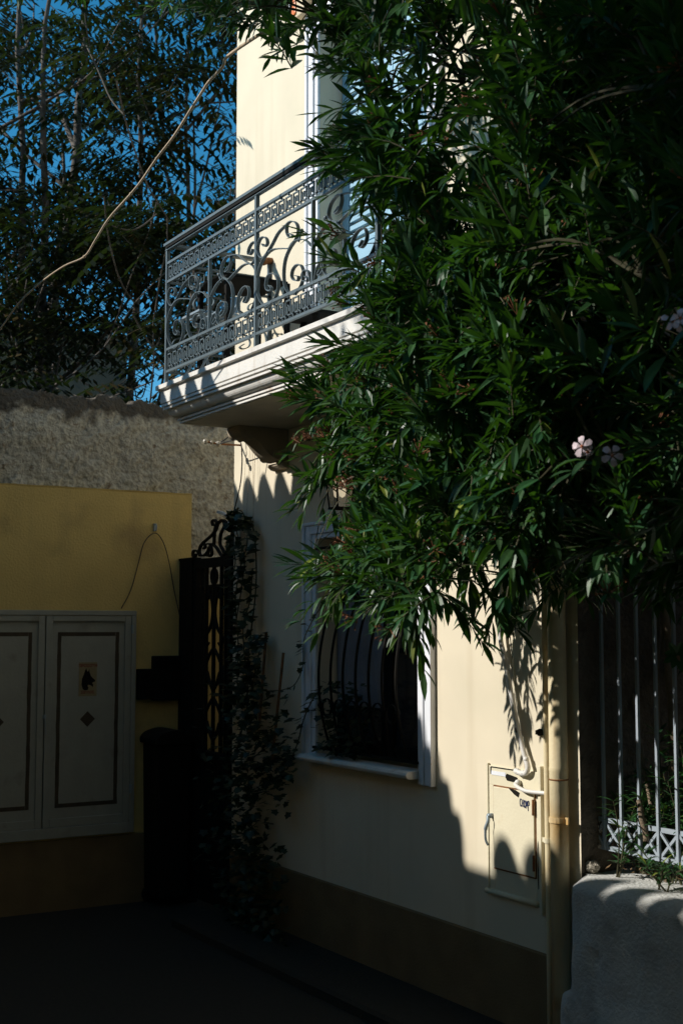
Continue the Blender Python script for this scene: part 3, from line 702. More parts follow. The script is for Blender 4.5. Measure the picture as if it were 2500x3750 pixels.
A = PY(1835, 2150, -.03); B = PY(1848, 2420, -.03); C_ = PY(1925, 2785, -.03)
w = MB(); w.tube(crom([A+V((0, 0, .6)), A, PY(1830, 2320, -.03), B, PY(1893, 2660, -.03), C_], 6), .0115, 12); build('tube', w, 'conduit', t, smooth=True)
w = MB(); w.tube(crom([C_, C_+V((.012, 0, -.03)), C_+V((.0, .0, -.055)), C_+V((-.03, 0, -.062)), C_+V((-.075, 0, -.055)), C_+V((-.09, .02, -.055))], 5), .0125, 12)
for q in (V((0, 0, .005)), V((-.02, 0, -.060)), V((-.062, 0, -.057))): w.ball(C_+q, .0155, 10)
build('elbow', w, 'conduit', t, smooth=True)
w = MB(); q = PY(1893, 2665, -.03); w.tube([q, q+(C_-B).normalized()*.022], .0122, 12); build('tape_band', w, 'rust', t, smooth=True)
w = MB(); w.tube(crom([(3.045, -.01, 1.190), (3.05, -.035, 1.180), (3.10, -.045, 1.165), (3.16, -.04, 1.158), (3.26, -.02, 1.160)], 5), .0095, 12)
w.ball((3.05, -.02, 1.186), .016, 10)
tag(build('short_conduit', w, 'conduit', smooth=True), 'short white conduit running from the cabinet hole to the thin pipe', 'conduit')
w = MB(); q = PY(1975, 2682, -.012); w.ball(q, .017, 8); w.box(q.x-.035, q.x+.02, -.01, -.001, q.z-.012, q.z+.008)
tag(build('broken_bracket', w, 'dark'), 'dark broken bracket in a chipped hole left of the thin pipe', 'bracket')

# ------------------------------------------------------------ retaining wall and fence
w = MB(); NX, NP = 90, 46
def rprof(s, x):          # s 0..1 round the section: front bottom -> top front -> top back
    if s < .72: return (-.115-.03*(1-s/.72)*.8, .80*s/.72)
    u = (s-.72)/.28; return (-.115+.60*u, .80+.032*math.sin(min(1, u*6)*math.pi/2))
for i in range(NX+1):
    X = 3.44+4.2*(i/NX)**1.6
    for j in range(NP+1):
        y, z = rprof(j/NP, X)
        e = max(0, 1-(X-3.44)/.11); y += .13*e*e*(1 if y < 0 else 0)       # rounded left end
        if z < .40: y -= .02*(1-max(0, (z-.30)/.10)) if z > .3 else .02
        d = .012*noise.noise(V((X*6, z*6, y*6)))+.005*noise.noise(V((X*25, z*25, y*20)))
        xo = X+(-.10*max(0, .36-z)/.36*0 - (.06 if z < .36 else 0) - .03*(z < .8 and z >= .36)*0)*max(0, 1-(X-3.44)/.2)
        hole = math.exp(-(((X-3.68)/.022)**2+((z-.535)/.03)**2))
        w.v.append(V((xo, y-d+.03*hole, z+d*.6)))
for i in range(NX):
    for j in range(NP):
        a = i*(NP+1)+j; w.f.append((a, a+NP+1, a+NP+2, a+1))
rt = build('retaining_wall', w, 'ret', smooth=True); tag(rt, 'low lumpy whitewashed cement wall carrying the white fence', 'wall')
w = MB()
for i in range(30):
    for j in range(20):
        pass
N = 30
for i in range(N+1):
    for j in range(N+1):
        x = 3.47+6*(i/N); y = .20+5.4*(j/N)**1.5
        w.v.append(V((x, y, .80+.03*noise.noise(V((x*3, y*3, 0)))+.04*min(1, j/3))))
for i in range(N):
    for j in range(N):
        a = i*(N+1)+j; w.f.append((a, a+N+1, a+N+2, a+1))
gs = build('garden_soil', w, 'soil', smooth=True); gs['kind'] = 'structure'
YFN = .115
fn = thing('iron_fence', 'white iron bar fence with a band of crosses on the low wall', 'fence', (3.9, YFN, .83))
w = MB(); w.box(3.435, 6.6, YFN-.006, YFN+.006, 1.052, 1.072); w.box(3.435, 6.6, YFN-.006, YFN+.006, .932, .952); w.box(3.435, 6.6, YFN-.006, YFN+.006, 2.25, 2.27)
for X in (4.6, 6.2): w.box(X-.012, X+.012, YFN-.012, YFN+.012, .8, .93)
build('rail', w, 'fence', fn)
bxs = []; x = PY(2217, 3050, YFN).x
while x < 6.5: bxs.append(x); x += .1105
for x in bxs:
    w = MB(); w.box(x-.0065, x+.0065, YFN-.0065-.008, YFN+.0065-.008, .935, 2.36); w.v += [V((x, YFN-.008, 2.42))]; k = len(w.v)-1; w.f += [(k-4, k-3, k), (k-3, k-1, k), (k-1, k-2, k), (k-2, k-4, k)]
    build('bar', w, 'fence', fn)
for a, b in zip([bxs[0]-.1105]+bxs, bxs):
    w = MB(); a2 = max(a, 3.45); f = (a2-a)/.1105
    w.bar((a2, YFN, .945+.115*f), (b, YFN, 1.06), .010, .012); w.bar((a2, YFN-.004, 1.06-.115*f), (b, YFN-.004, .945), .010, .012); build('cross', w, 'fence', fn)
def rock(mb, c, r, seed):
    k = len(mb.v); n1, n2 = 7, 9
    for i in range(n1+1):
        for j in range(n2):
            th = math.pi*i/n1; ph = 2*math.pi*j/n2; d = V((math.sin(th)*math.cos(ph), math.sin(th)*math.sin(ph), math.cos(th)))
            mb.v.append(V(c)+d*r*(1+.5*noise.noise(d*2.1+V((seed, 0, 0)))))
    for i in range(n1):
        for j in range(n2):
            a = k+i*n2+j; b = k+i*n2+(j+1) % n2; mb.f.append((a, b, b+n2, a+n2))
RR = random.Random(3)
for i, (px, py, r, lab) in enumerate(((2183, 3010, .020, 'uppermost lump of broken mortar on the fence end'), (2186, 3045, .018, 'second lump of broken mortar on the fence end'), (2190, 3085, .022, 'lowest lump of mortar under the fence end'), (2160, 3185, .032, 'large mortar lump lying on the wall corner beside the house'))):
    w = MB(); c = PY(px, py, YFN if i < 3 else .05)
    for q in range(4): rock(w, c+V((RR.uniform(-1, 1), RR.uniform(-.5, .5), RR.uniform(-1, 1)))*r*.7, r*RR.uniform(.5, .9), i*7+q)
    tag(build('mortar_lump', w, 'rubble'), lab, 'mortar', 'lumps of broken mortar at the fence end')
w = MB(); RR = random.Random(5)
for i in range(420):
    x = 3.5+RR.random()**1.2*1.6; y = .02+RR.random()**.6*.5; z = .845+.0; c = V((x, y, z+RR.random()*.02)); d = V((RR.uniform(-1, 1), RR.uniform(-1, 1), RR.uniform(-.1, .25))).normalized(); L_ = RR.uniform(.015, .05); s_ = d.cross(V((0, 0, 1))).normalized()*L_*RR.uniform(.06, .2)
    if y < .12 and RR.random() < .75: continue
    w.quad(c, c+d*L_*.5+s_, c+d*L_+V((0, 0, .004)), c+d*L_*.5-s_)
lt = build('dry_leaf_litter', w, 'litter'); lt['kind'] = 'stuff'; lt['label'] = 'brown dry leaves scattered on top of the low wall'; lt['category'] = 'leaves'

# ------------------------------------------------------------ leaves
def leaf(mb, b, d, up, L, W, droop, tint, fold=.35, n=4):
    d = d.normalized(); s = d.cross(up)
    s = s.normalized() if s.length > 1e-4 else d.orthogonal().normalized()
    nrm = s.cross(d); k = len(mb.v); pos = V(b); dd = V(d)
    prof = (0.0, .72, 1.0, .70, 0.0) if n == 4 else (0.0, 1.0, .0)
    for i in range(n+1):
        w_ = prof[i]*W*.5
        if i in (0, n): mb.v.append(V(pos)); mb.c.append(tint)
        else:
            mb.v += [pos-s*w_+nrm*w_*fold, V(pos), pos+s*w_+nrm*w_*fold]; mb.c += [tint, (tint[0]*1.5, tint[1]*1.35, tint[2]*1.4), tint]
        pos = pos+dd*(L/n); dd = (dd+V((0, 0, -1))*droop/n).normalized()
        nrm = s.cross(dd).normalized()
    mb.f += [(k, k+2, k+1), (k, k+3, k+2)]
    for i in range(n-2):
        a = k+1+i*3; mb.f += [(a, a+1, a+4, a+3), (a+1, a+2, a+5, a+4)]
    a = k+1+(n-2)*3; e = a+3; mb.f += [(a, a+1, e), (a+1, a+2, e)]
def rtint(R, lo=.7, hi=1.35, yel=.06):
    v = R.uniform(lo, hi); t = (v*R.uniform(.8, 1.25), v, v*R.uniform(.75, 1.25))
    if R.random() < yel: t = (v*5, v*2.2, v*1.0)
    return t
def inpoly(x, y, P):
    c = False; j = len(P)-1
    for i in range(len(P)):
        if (P[i][1] > y) != (P[j][1] > y) and x < (P[j][0]-P[i][0])*(y-P[i][1])/(P[j][1]-P[i][1])+P[i][0]: c = not c
        j = i
    return c
# outline of the crown as seen in the photograph (its near surface); depth is spread over 0.6-1.4 m
CROWN = [(1350, -700), (3000, -700), (3000, 2130), (2500, 2130), (2250, 2060), (2060, 2090), (1930, 2070), (1820, 2120), (1740, 2120), (1660, 2110), (1600, 2170), (1545, 2210), (1470, 2190), (1400, 2200), (1350, 2150), (1330, 2080), (1360, 1980), (1440, 1900), (1390, 1830), (1310, 1730), (1270, 1650), (1290, 1580), (1260, 1510), (1290, 1430), (1330, 1330), (1350, 1200), (1380, 1060), (1370, 900), (1390, 740), (1370, 600), (1350, 470), (1340, 330), (1320, 240)]
SPRAY = [(860, -300), (1380, -300), (1380, 220), (1250, 240), (1130, 260), (1060, 280), (980, 210), (920, 160), (870, 80)]
SPRAY2 = [(520, -250), (900, -250), (900, 90), (800, 90), (700, 40), (600, 20)]
THIN = [[(1560, 120), (2060, 120), (2080, 760), (1560, 620)]]
LIT = (2.34, 2.84, .85, 2.35)
def shade_ok(p):
    k = -p.y
    sx, sz = p.x+.5*k, p.z-SB*k
    if LIT[0] < sx < LIT[1] and LIT[2] < sz < LIT[3]: return False
    if sx < 1.15 and sz > 3.3: return False
    if 2.90 <= sx < 3.25 and sz < 1.22: return False
    return True
ol = thing('oleander', 'large oleander with narrow green leaves overhanging the house front', 'shrub', (4.05, .45, .82))
limbs = []; R = random.Random(11)
base = V((4.75, .95, .80))
LT = [((1180, 60), -1.0), ((1000, 60), -1.0), ((1350, 350), -1.05), ((1330, 760), -1.0), ((1300, 1150), -1.05), ((1250, 1480), -1.0), ((1280, 1760), -1.0), ((1330, 2120), -1.0), ((1550, 2120), -.9), ((1600, 1500), -.9), ((1650, 900), -.9), ((1700, 300), -.9), ((1800, 1900), -.8), ((2000, 1300), -.9), ((2050, 600), -.9), ((2200, 1700), -1.2), ((2330, 1000), -1.3), ((2400, 300), -1.3), ((2420, 1900), -1.0), ((1900, -300), -.9), ((1500, -300), -1.0), ((2300, -400), -1.2)]
tr = MB()
for i, ((px, py), y) in enumerate(LT):
    e = PY(px, py, y); b0 = base+V((R.uniform(-.22, .3), R.uniform(-.15, .35), 0))
    mid = V((R.uniform(4.45, 4.9), R.uniform(-.6, -.1), max(min(e.z, 3.2)*.85, 2.3)+.2)); m2 = mid.lerp(e, .5)+V((.1, .05, .25))
    L_ = crom([b0, b0.lerp(mid, .5)+V((R.uniform(-.06, .06), R.uniform(.0, .15), 0)), mid, m2, e], 7)
    L_ = [V(q) for q in L_]; n = len(L_); limbs.append(L_)
    r0 = R.uniform(.018, .034); tr.tube([q+V((noise.noise(q*3), noise.noise(q*3+V((9, 0, 0))), 0))*.03 for q in L_], [r0*(1-.85*k/(n-1)) for k in range(n)], 7)
build('trunk', tr, 'obark', ol, smooth=True)
cr = MB(); cr.c = []; tw = MB(); bd = MB()
alll = [q for L_ in limbs for q in L_[len(L_)//3:]]
def shoot(p, d, nl, L, droop, lf=.105, R=R, keep=None, lo=.7, hi=1.35):
    """a leafy shoot: whorls of three narrow leaves"""
    d = d.normalized(); side = d.orthogonal().normalized(); w2 = d.cross(side)
    nw = max(2, nl//3); pts = []
    for k in range(nw+1):
        t = k/nw; q = p+d*L*t+V((0, 0, -1))*droop*.10*t*t*L/.2; pts.append(q)
    tw.tube(pts, [.0032*(1-.5*k/nw) for k in range(nw+1)], 4, cap=False)
    for k in range(nw+1):
        t = k/nw; ph = k*1.05+R.random()
        for j in range(3):
            a = ph+j*2.094; out = side*math.cos(a)+w2*math.sin(a)
            ang = (.95-.62*t)+R.uniform(-.15, .15)
            ld = d*math.cos(ang)+out*math.sin(ang)
            dr = droop*(1.3-.9*t)*R.uniform(.5, 1.4)
            ld = (ld+V((0, 0, -1))*droop*(.75-.6*t)).normalized()
            b = pts[k]
            Lf = lf*R.uniform(.62, 1.15)*(1-.25*t)
            mid = b+ld*Lf*.5
            if keep and not keep(mid): continue
            leaf(cr, b, ld, V((R.uniform(-.5, .5), R.uniform(-.5, .5), 1)), Lf, Lf*R.uniform(.18, .26), dr, rtint(R, lo, hi, .025), R.uniform(.1, .6))
    return pts[-1], d
def buds(p, d, R=R, n=9):
    for k in range(n):
        dd = (d+V((R.uniform(-1, 1), R.uniform(-1, 1), R.uniform(-.6, 1)))*.7).normalized(); L_ = R.uniform(.02, .06)
        bd.tube([p, p+dd*L_*.6, p+dd*L_], [.0012, .0014, .001], 4, cap=False); e = p+dd*L_
        for q in range(3):
            bd.tube([e, e+(dd+V((R.uniform(-1, 1), R.uniform(-1, 1), R.uniform(-1, 1)))*.6).normalized()*.010], [.0024, .0012], 4)
LEFT = V((-AZ, -BZ, 0)); TOCAM = V((BZ, -AZ, 0))
KEEPOUT = [(1110, 20, 55), (1330, 900, 70), (1240, 700, 50), (1240, 1830, 68), (2465, 1180, 75), (2130, 1635, 60), (2240, 1668, 60), (2478, 2400, 95), (1170, 1965, 72), (1200, 800, 60)]
def keepf(q):
    if not shade_ok(q): return False
    a, b, _ = proj(q)
    if any((a-x)**2+(b-y)**2 < r*r for x, y, r in KEEPOUT): return False
    if b > 2290 and a > 1850: return False
    if b > 2370 and q.y < -.3: return False
    return q.y < -.03
def place(poly, n, dr, yfun, lf=.105):
    cnt = 0; xs = [q[0] for q in poly]; ysl = [q[1] for q in poly]; guard = 0
    while cnt < n and guard < n*30:
        guard += 1
        px = R.uniform(min(xs), max(xs)); py = R.uniform(min(ysl), max(ysl))
        if not inpoly(px, py, poly): continue
        if any(inpoly(px, py, T) for T in THIN) and R.random() < .42: continue
        y = yfun(px, py); p = PY(px, py, y)
        if not shade_ok(p): continue
        if noise.noise(p*3.0+V((3, 1, 4))) < .05 and R.random() < .86: continue
        d = LEFT*R.uniform(-.2, .9)+TOCAM*R.uniform(-.3, .7)+V((0, 0, R.uniform(-.35, 1.1)))+V((R.uniform(-.5, .5), R.uniform(-.5, .5), 0))
        Ls = R.uniform(.12, .26); droop = R.choice((.08, .18, .3, .55, 1.3))
        e, dd = shoot(p, d, R.choice((12, 15, 18, 21)), Ls, droop, lf, keep=keepf)
        if R.random() < .22 and keepf(e): buds(e, dd.normalized())
        nb = min(alll, key=lambda q: (q-p).length_squared)
        if (nb-p).length < .5 and R.random() < .4:
            mdl = nb.lerp(p, .55)+V((0, 0, .05)); 
            if keepf(mdl): tw.tube(crom([nb, mdl, p], 4), [.007, .0065, .006, .0055, .005, .0045, .004, .0036, .0032], 5, cap=False)
        cnt += 1
def ycr(px, py):
    if px < 2000: return -R.uniform(.86, 1.45)
    return -R.uniform(.25, 1.35)
place(CROWN, 1400, 0, ycr, .132)
place([(1700, -700), (3000, -700), (3000, 2200), (2300, 2150), (2000, 2050), (1900, 1500), (1800, 900)], 420, 0, lambda a, b: -R.uniform(.1, 1.0), .16)
place([(1480, 760), (2000, 760), (2000, 2080), (1700, 2100), (1450, 2000), (1420, 1300)], 260, 0, lambda a, b: -R.uniform(.4, .85), .15)
for _c in range(15):                                   # unseen boughs added overhead to shade the crown
    cc = V((R.uniform(1.9, 4.4), R.uniform(-2.4, -1.5), R.uniform(5.0, 5.7)))
    for _k in range(14):
        p = cc+V((R.gauss(0, .17), R.gauss(0, .17), R.gauss(0, .13)))
        if proj(p)[1] > -60: continue
        shoot(p, V((R.uniform(-1, 1), R.uniform(-1, .3), R.uniform(-.3, .8))), 18, .2, R.choice((.3, .9, 1.5)), .15, keep=lambda q: shade_ok(q) and proj(q)[1] < -5)
place(SPRAY, 75, 0, lambda a, b: -R.uniform(.95, 1.25), .14)
place(SPRAY2, 46, 0, lambda a, b: -R.uniform(1.1, 1.5), .12)
for _k in range(44):
    k_ = R.uniform(.5, .85); p = V((R.uniform(2.95, 3.40)-.5*k_, -k_, R.uniform(1.5, 2.35)+SB*k_))
    shoot(p, LEFT*R.uniform(-.5, .5)+V((0, 0, R.uniform(-.6, .5))), 15, .18, R.choice((.6, 1.4, 2.0)), .13, keep=keepf)
for _k in range(130):                                  # low boughs that shade the pipe head and the fence
    k_ = R.uniform(.45, 1.0); p = V((R.uniform(3.30, 4.5)-.5*k_, -k_, R.uniform(1.66, 2.55)+SB*k_))
    shoot(p, LEFT*R.uniform(-.5, .5)+V((0, 0, R.uniform(-.6, .5))), 18, .2, R.choice((.3, .8, 1.6)), .14, keep=keepf)
for _k in range(150):                                  # unseen leaf screen added to keep skylight off the fence
    p = V((R.uniform(4.75, 5.9), R.uniform(-.1, .8), R.uniform(1.0, 3.2)))
    shoot(p, V((R.uniform(-.3, 1), R.uniform(-1, .6), R.uniform(-.6, .8))), 18, .22, R.choice((.3, .8, 1.6)), .15, keep=lambda q: q.x > 4.5 and proj(q)[0] > 2520)
for _k in range(230):                                  # inner foliage on the garden side
    p = V((R.uniform(3.65, 5.2), R.uniform(.30, 1.3), R.uniform(1.7, 3.6)))
    shoot(p, V((R.uniform(-1, 1), R.uniform(-1, .6), R.uniform(-.6, .8))), 21, .24, R.choice((.3, .8, 1.6)), .15, keep=lambda q: q.x > 3.5 and q.y > .2 and q.z > 1.5)
for (px, py, y, ux, uz, n, dr) in ((1200, 1500, -1.0, .9, .35, 21, .3), (1160, 1470, -1.02, .8, .6, 21, .3), (1240, 2110, -1.0, 1.0, .1, 18, .35), (1180, 2080, -1.03, 1.0, .2, 15, .25), (1290, 1010, -1.0, .8, .5, 18, .3), (1280, 640, -1.0, .9, .6, 18, .3), (1270, 540, -1.0, .9, .1, 15, .4), (1250, 860, -1.0, 1, .2, 12, .5), (1290, 1290, -1.0, 1, .3, 18, .3), (1200, 1370, -1.02, 1, .2, 15, .4), (2200, 1380, -1.42, .7, .7, 18, .5), (2440, 1300, -1.5, .5, .6, 18, .6), (2420, 1180, -1.4, -.2, .8, 15, .5), (2330, 1150, -1.2, .6, .9, 15, .4), (2440, 900, -1.4, .8, .6, 15, .5), (2400, 620, -1.2, .8, .6, 15, .5), (1500, 2200, -1.0, -.1, -.4, 15, .9), (1600, 2170, -1.0, -.5, -.3, 15, .9), (1720, 2120, -.98, -.5, -.3, 12, .9)):
    p = PY(px+(45 if px < 1320 else 0), py, y); shoot(p, LEFT*ux+V((0, 0, uz))+TOCAM*.15, n, .19, dr, .17)
for (px, py) in ((1230, 2080), (1290, 2010), (1320, 1960), (1210, 1360), (1210, 1590), (1190, 590), (1230, 870), (1120, 1620), (1390, 960), (1290, 1780)):
    for q in range(3): buds(PY(px+R.uniform(-25, 25), py+R.uniform(-25, 25), -1.03), (LEFT+V((0, 0, .4))).normalized(), n=11)
build('crown', cr, 'oleander', ol)
build('twigs', tw, 'twig', ol)
build('bud_cluster', bd, 'bud', ol, label='brown dried flower buds at the shoot tips')
def flower(c, nrm, r=.024):
    w = MB(); nrm = nrm.normalized(); a = nrm.orthogonal().normalized(); b = nrm.cross(a)
    for i in range(5):
        t = 2*math.pi*i/5+.3; d = a*math.cos(t)+b*math.sin(t); s = nrm.cross(d); k = len(w.v)
        w.v += [c+d*.003, c+d*r*.55-s*r*.26+nrm*.003, c+d*r*.55+s*r*.34+nrm*.003, c+d*r*1.02-s*r*.30+nrm*.001, c+d*r*1.0+s*r*.42-nrm*.002, c+d*r*1.18+s*r*.05-nrm*.003]
        w.f += [(k, k+2, k+1), (k+1, k+2, k+4, k+3), (k+3, k+4, k+5)]
    o = build('flower', w, 'petal', ol)
    w2_ = MB(); w2_.lathe((0, 0, 0), [(.0001, -.004), (.004, -.003), (.005, .002), (.002, .006), (.0001, .007)], 8); Q = nrm.to_track_quat('Z', 'Y').to_matrix(); w2_.v = [Q @ p+c for p in w2_.v]
    build('flower_centre', w2_, 'core', o)
for (px, py, n_, r) in ((2465, 1180, (.8, -.3, .5), .030), (2490, 1165, (.4, -.8, .3), .026), (2130, 1635, (.4, -.9, .1), .027), (2240, 1668, (.9, -.6, .1), .027), (2460, 1370, (.5, -.2, -.5), .014), (2150, 1655, (.9, -.1, -.4), .018)):
    flower(PY(px, py, -1.45), V(n_), r)
# long bare cane arching off the spray to the lower left
w = MB(); pts = [PY(960, 120, -1.05), PY(835, 205, -1.08), PY(815, 245, -1.1), PY(765, 300, -1.12), PY(745, 330, -1.14), PY(700, 400, -1.18), PY(640, 495, -1.22), PY(575, 580, -1.28), PY(520, 660, -1.32), PY(480, 710, -1.36), PY(400, 800, -1.42), PY(350, 880, -1.48), PY(310, 940, -1.5), PY(235, 975, -1.56), PY(150, 1035, -1.62), PY(70, 1110, -1.68), PY(20, 1180, -1.72), PY(-60, 1290, -1.78)]
w.tube(crom(pts, 5), [.0088-.0045*i/(5*(len(pts)-1)) for i in range(5*(len(pts)-1)+1)], 7)
for i in (3, 4, 7, 9, 12): w.ball(pts[i], .0095, 6)
build('bare_cane', w, 'cane', ol, smooth=True, label='long leafless cane arching across the sky')

# ------------------------------------------------------------ small plants on the low wall
def sapling(name, lab, x, y, h, n, lf, lean, seed, cat='plant', droop=.5, z0=.83, wide=.17, st='twig'):
    R = random.Random(seed); t = thing(name, lab, cat, (x, y, z0)); s = MB(); l = MB(); l.c = []
    for k in range(n):
        a = R.uniform(0, 6.28); top = V((x, y, z0))+V((lean[0]+math.cos(a)*.22*R.random(), lean[1]+math.sin(a)*.12*R.random(), h*R.uniform(.6, 1.0)))
        P = [V(q) for q in crom([V((x+R.uniform(-.03, .03), y, z0)), V((x, y, z0)).lerp(top, .5)+V((R.uniform(-.03, .03), 0, .02)), top], 5)]
        s.tube(P, [.0045-.003*i/(len(P)-1) for i in range(len(P))], 5, cap=False)
        for i in range(2, len(P)):
            for j in range(3):
                b = R.uniform(0, 6.28); d = V((math.cos(b), math.sin(b)*.8, R.uniform(.0, .9)))
                L_ = lf*R.uniform(.6, 1.15)
                leaf(l, P[i], d, V((0, 0, 1)), L_, L_*wide*R.uniform(.8, 1.3), droop*R.uniform(.5, 1.5), rtint(R, .8, 1.5, .05), .3)
    build('stem', s, st, t); build('foliage', l, 'oleander', t)
sapling('young_shrub', 'young leafy shoots pushing through the fence near the house corner', 3.60, .09, .42, 4, .09, (.06, -.03), 21)
sapling('young_shrub', 'bushy seedling behind the second and third fence bars', 3.72, .2, .45, 6, .09, (.0, -.03), 22)
sapling('young_shrub', 'tall thin seedlings at the right edge behind the fence', 3.98, .17, .66, 9, .09, (-.05, .02), 23)
sapling('young_shrub', 'low sprig growing over the wall edge under the fence crosses', 3.90, .05, .15, 4, .07, (-.03, -.02), 24)
sapling('young_shrub', 'seedling between the third and fourth fence bars', 3.83, .2, .38, 6, .09, (-.02, 0), 26)
sapling('young_shrub', 'short shoots at the foot of the first fence bar', 3.60, .24, .26, 4, .08, (.02, 0), 27)
sapling('young_shrub', 'leafy green growth behind the third fence bar at middle height', 3.74, .30, .62, 13, .10, (.02, 0), 51)
sapling('young_shrub', 'leafy green growth behind the fourth fence bar beside the thick stem', 3.95, .29, .78, 13, .105, (-.02, 0), 52)
sapling('young_shrub', 'small green shoots in the gap between house corner and first fence bar', 3.56, .24, .46, 9, .085, (.0, 0), 53)
# glossy rosette
t = thing('umbrella_plant', 'glossy dark green leaf rosette beside the fence at the right edge', 'plant', (4.12, .02, .83))
l = MB(); l.c = []; c = PY(2478, 2400, -.02); s = MB(); s.tube(crom([V((4.15, .2, .83)), V((4.2, .1, 1.3)), c], 6), .008, 6)
for i in range(9):
    a = 2*math.pi*i/9; d = (LEFT*-math.cos(a)+V((0, 0, math.sin(a)))*.9+TOCAM*.35).normalized(); leaf(l, c, d, TOCAM, .075*(1 if i % 2 else .85), .030, .35, (.9, 1.25, .9), .2)
build('stem', s, 'bark', t); build('foliage', l, 'oleander', t)
# bare stems behind the fence
for i, (a, b, c_, r, lab) in enumerate((((2262, 3180, .22), (2256, 2950, .22), (2236, 2500, .25), .012, 'thin bare stem rising just behind the second fence bar'), ((2440, 3120, .2), (2370, 2900, .24), (2300, 2450, .35), .010, 'thin stem leaning left behind the fence'), ((2480, 3050, .28), (2455, 2560, .28), (2430, 2200, .3), .020, 'thick pale stem at the right edge behind the fence'), ((2400, 2950, .30), (2420, 901, .3), (2425, 2400, .3), .009, 'slim stem between the fourth and fifth fence bars'), ((2360, 3010, .10), (2345, 2960, .10), (2335, 2930, .1), .014, 'short cut stub poking through the fence crosses'))):
    w = MB(); A_, B_, C2 = (PY(q[0], q[1], q[2]) for q in (a, b, c_)); n = 13
    P = [V(q) for q in crom([V((A_.x, A_.y, .82)) if i != 4 else A_-V((0, 0, .08)), B_, C2], 6)]
    w.tube([q+V((noise.noise(q*9), noise.noise(q*9+V((3, 0, 0))), 0))*.012 for q in P], [r*(1-.25*k/12) for k in range(n)], 8)
    tag(build('bare_stem', w, 'bark', smooth=True), lab, 'stem', 'bare stems behind the fence')

# ------------------------------------------------------------ ivy by the gate and window
iv = thing('climbing_ivy', 'dark ivy climbing the strings between gate and window', 'ivy', (.3, -.15, 0))
R2 = random.Random(31); s = MB(); l = MB(); l.c = []
def ivyleaf(mb, b, d, size, R):
    d = d.normalized(); sd_ = d.cross(V((0, 0, 1))); sd_ = sd_.normalized() if sd_.length > 1e-3 else V((1, 0, 0)); tint = rtint(R, .6, 1.3, 0); k = len(mb.v)
    for u, v in ((0, 0), (-.15, .45), (.22, .36), (.35, .55), (.6, .26), (1.0, 0), (.6, -.26), (.35, -.55), (.22, -.36), (-.15, -.45)):
        mb.v.append(b+d*u*size+sd_*v*size+V((0, 0, -.2*abs(v)*size))); mb.c.append(tint)
    mb.f += [(k, k+1, k+2, k+3), (k, k+3, k+4, k+5), (k, k+5, k+6, k+7), (k, k+7, k+8, k+9)]
def vine(P, r=.004, step=.045, size=.045, dens=1.0):
    P = [V(q) for q in crom(P, 6)]; s.tube(P, r, 5, cap=False)
    for a, b in zip(P, P[1:]):
        m = max(1, int((b-a).length/step*dens+R2.random()))
        for k in range(m):
            if R2.random() > dens: continue
            q = a.lerp(b, R2.random()); d = V((R2.uniform(-1, 1), R2.uniform(-1, .2), R2.uniform(-.9, .1)))
            e = q+V((R2.uniform(-1, 1), R2.uniform(-1, .1), R2.uniform(-.6, .4))).normalized()*R2.uniform(.01, .045)
            s.tube([q, e], .0012, 3, cap=False); ivyleaf(l, e, d, size*R2.uniform(.6, 1.2), R2)
def Q(*a): return [PY(x, y, -.05-.0001*(i % 3)*100*.5) for i, (x, y) in enumerate(a)]
vine(Q((866, 2600), (872, 2350), (862, 2200), (880, 2080), (905, 1990), (898, 1900), (880, 1870), (856, 1880)), size=.075, step=.03)
vine(Q((905, 2600), (910, 2400), (935, 2180), (938, 2050), (930, 1950), (915, 1900), (890, 1890)), r=.005, size=.07, step=.035)
vine(Q((860, 2300), (885, 2150), (895, 2040), (870, 1960), (858, 1900)), size=.075, step=.028)
vine(Q((850, 2250), (845, 2150), (862, 2050), (842, 1980), (862, 1900), (868, 1880)), size=.07, step=.03)
vine(Q((905, 2500), (890, 2300), (915, 2200), (925, 2080)), size=.07, step=.035)
vine(Q((880, 2700), (930, 2480), (960, 2350), (985, 2330)), size=.06)
vine(Q((985, 2530), (1040, 2525), (1080, 2505), (1108, 2440), (1112, 2350), (1135, 2290), (1170, 2230), (1210, 2180)), r=.003, size=.04, dens=.5)
vine(Q((1050, 2820), (1090, 2720), (1110, 2640), (1140, 2570), (1175, 2520)), r=.004, size=.05, dens=.9)
for k in range(1500):
    a = R2.random()
    px = R2.gauss(905, 62); py = R2.uniform(2320, 3500)
    if px < 700 or px > 1060+ (py-2500)*.02: continue
    if py < 2500 and abs(px-900) > 60: continue
    q = PY(px, py, -R2.uniform(.02, .22))
    if q.z < .05 or q.x < -.1: q.y -= .03
    ivyleaf(l, q, V((R2.uniform(-1, 1), R2.uniform(-1, .2), R2.uniform(-.9, .3))), .05*R2.uniform(.6, 1.3), R2)
for k in range(80):
    q = PY(R2.gauss(1030, 26), R2.gauss(2800, 60), -R2.uniform(.03, .2)); ivyleaf(l, q, V((R2.uniform(-1, 1), R2.uniform(-1, .2), R2.uniform(-.9, .3))), .055*R2.uniform(.6, 1.3), R2)
for k in range(240):                                   # plant in the window grille
    q = V((R2.uniform(1.24, 1.66), R2.uniform(-.10, .06), 1.20+R2.random()**1.5*.40)); ivyleaf(l, q, V((R2.uniform(-1, 1), R2.uniform(-1, .2), R2.uniform(-.9, .3))), .045*R2.uniform(.6, 1.2), R2)
build('stem', s, 'twig', iv); build('foliage', l, 'ivy', iv)
for i, (a, b, lab) in enumerate((((975, 2315), (950, 2650), 'short reddish cane leaning against the wall near the gate'), ((1038, 2390), (995, 2800), 'longer reddish cane leaning against the wall under the window corner'))):
    w = MB(); w.tube([PY(*a, -.05), PY(*b, -.12)], .009, 8); tag(build('garden_cane', w, 'rust'), lab, 'cane', 'canes leaning on the house wall')

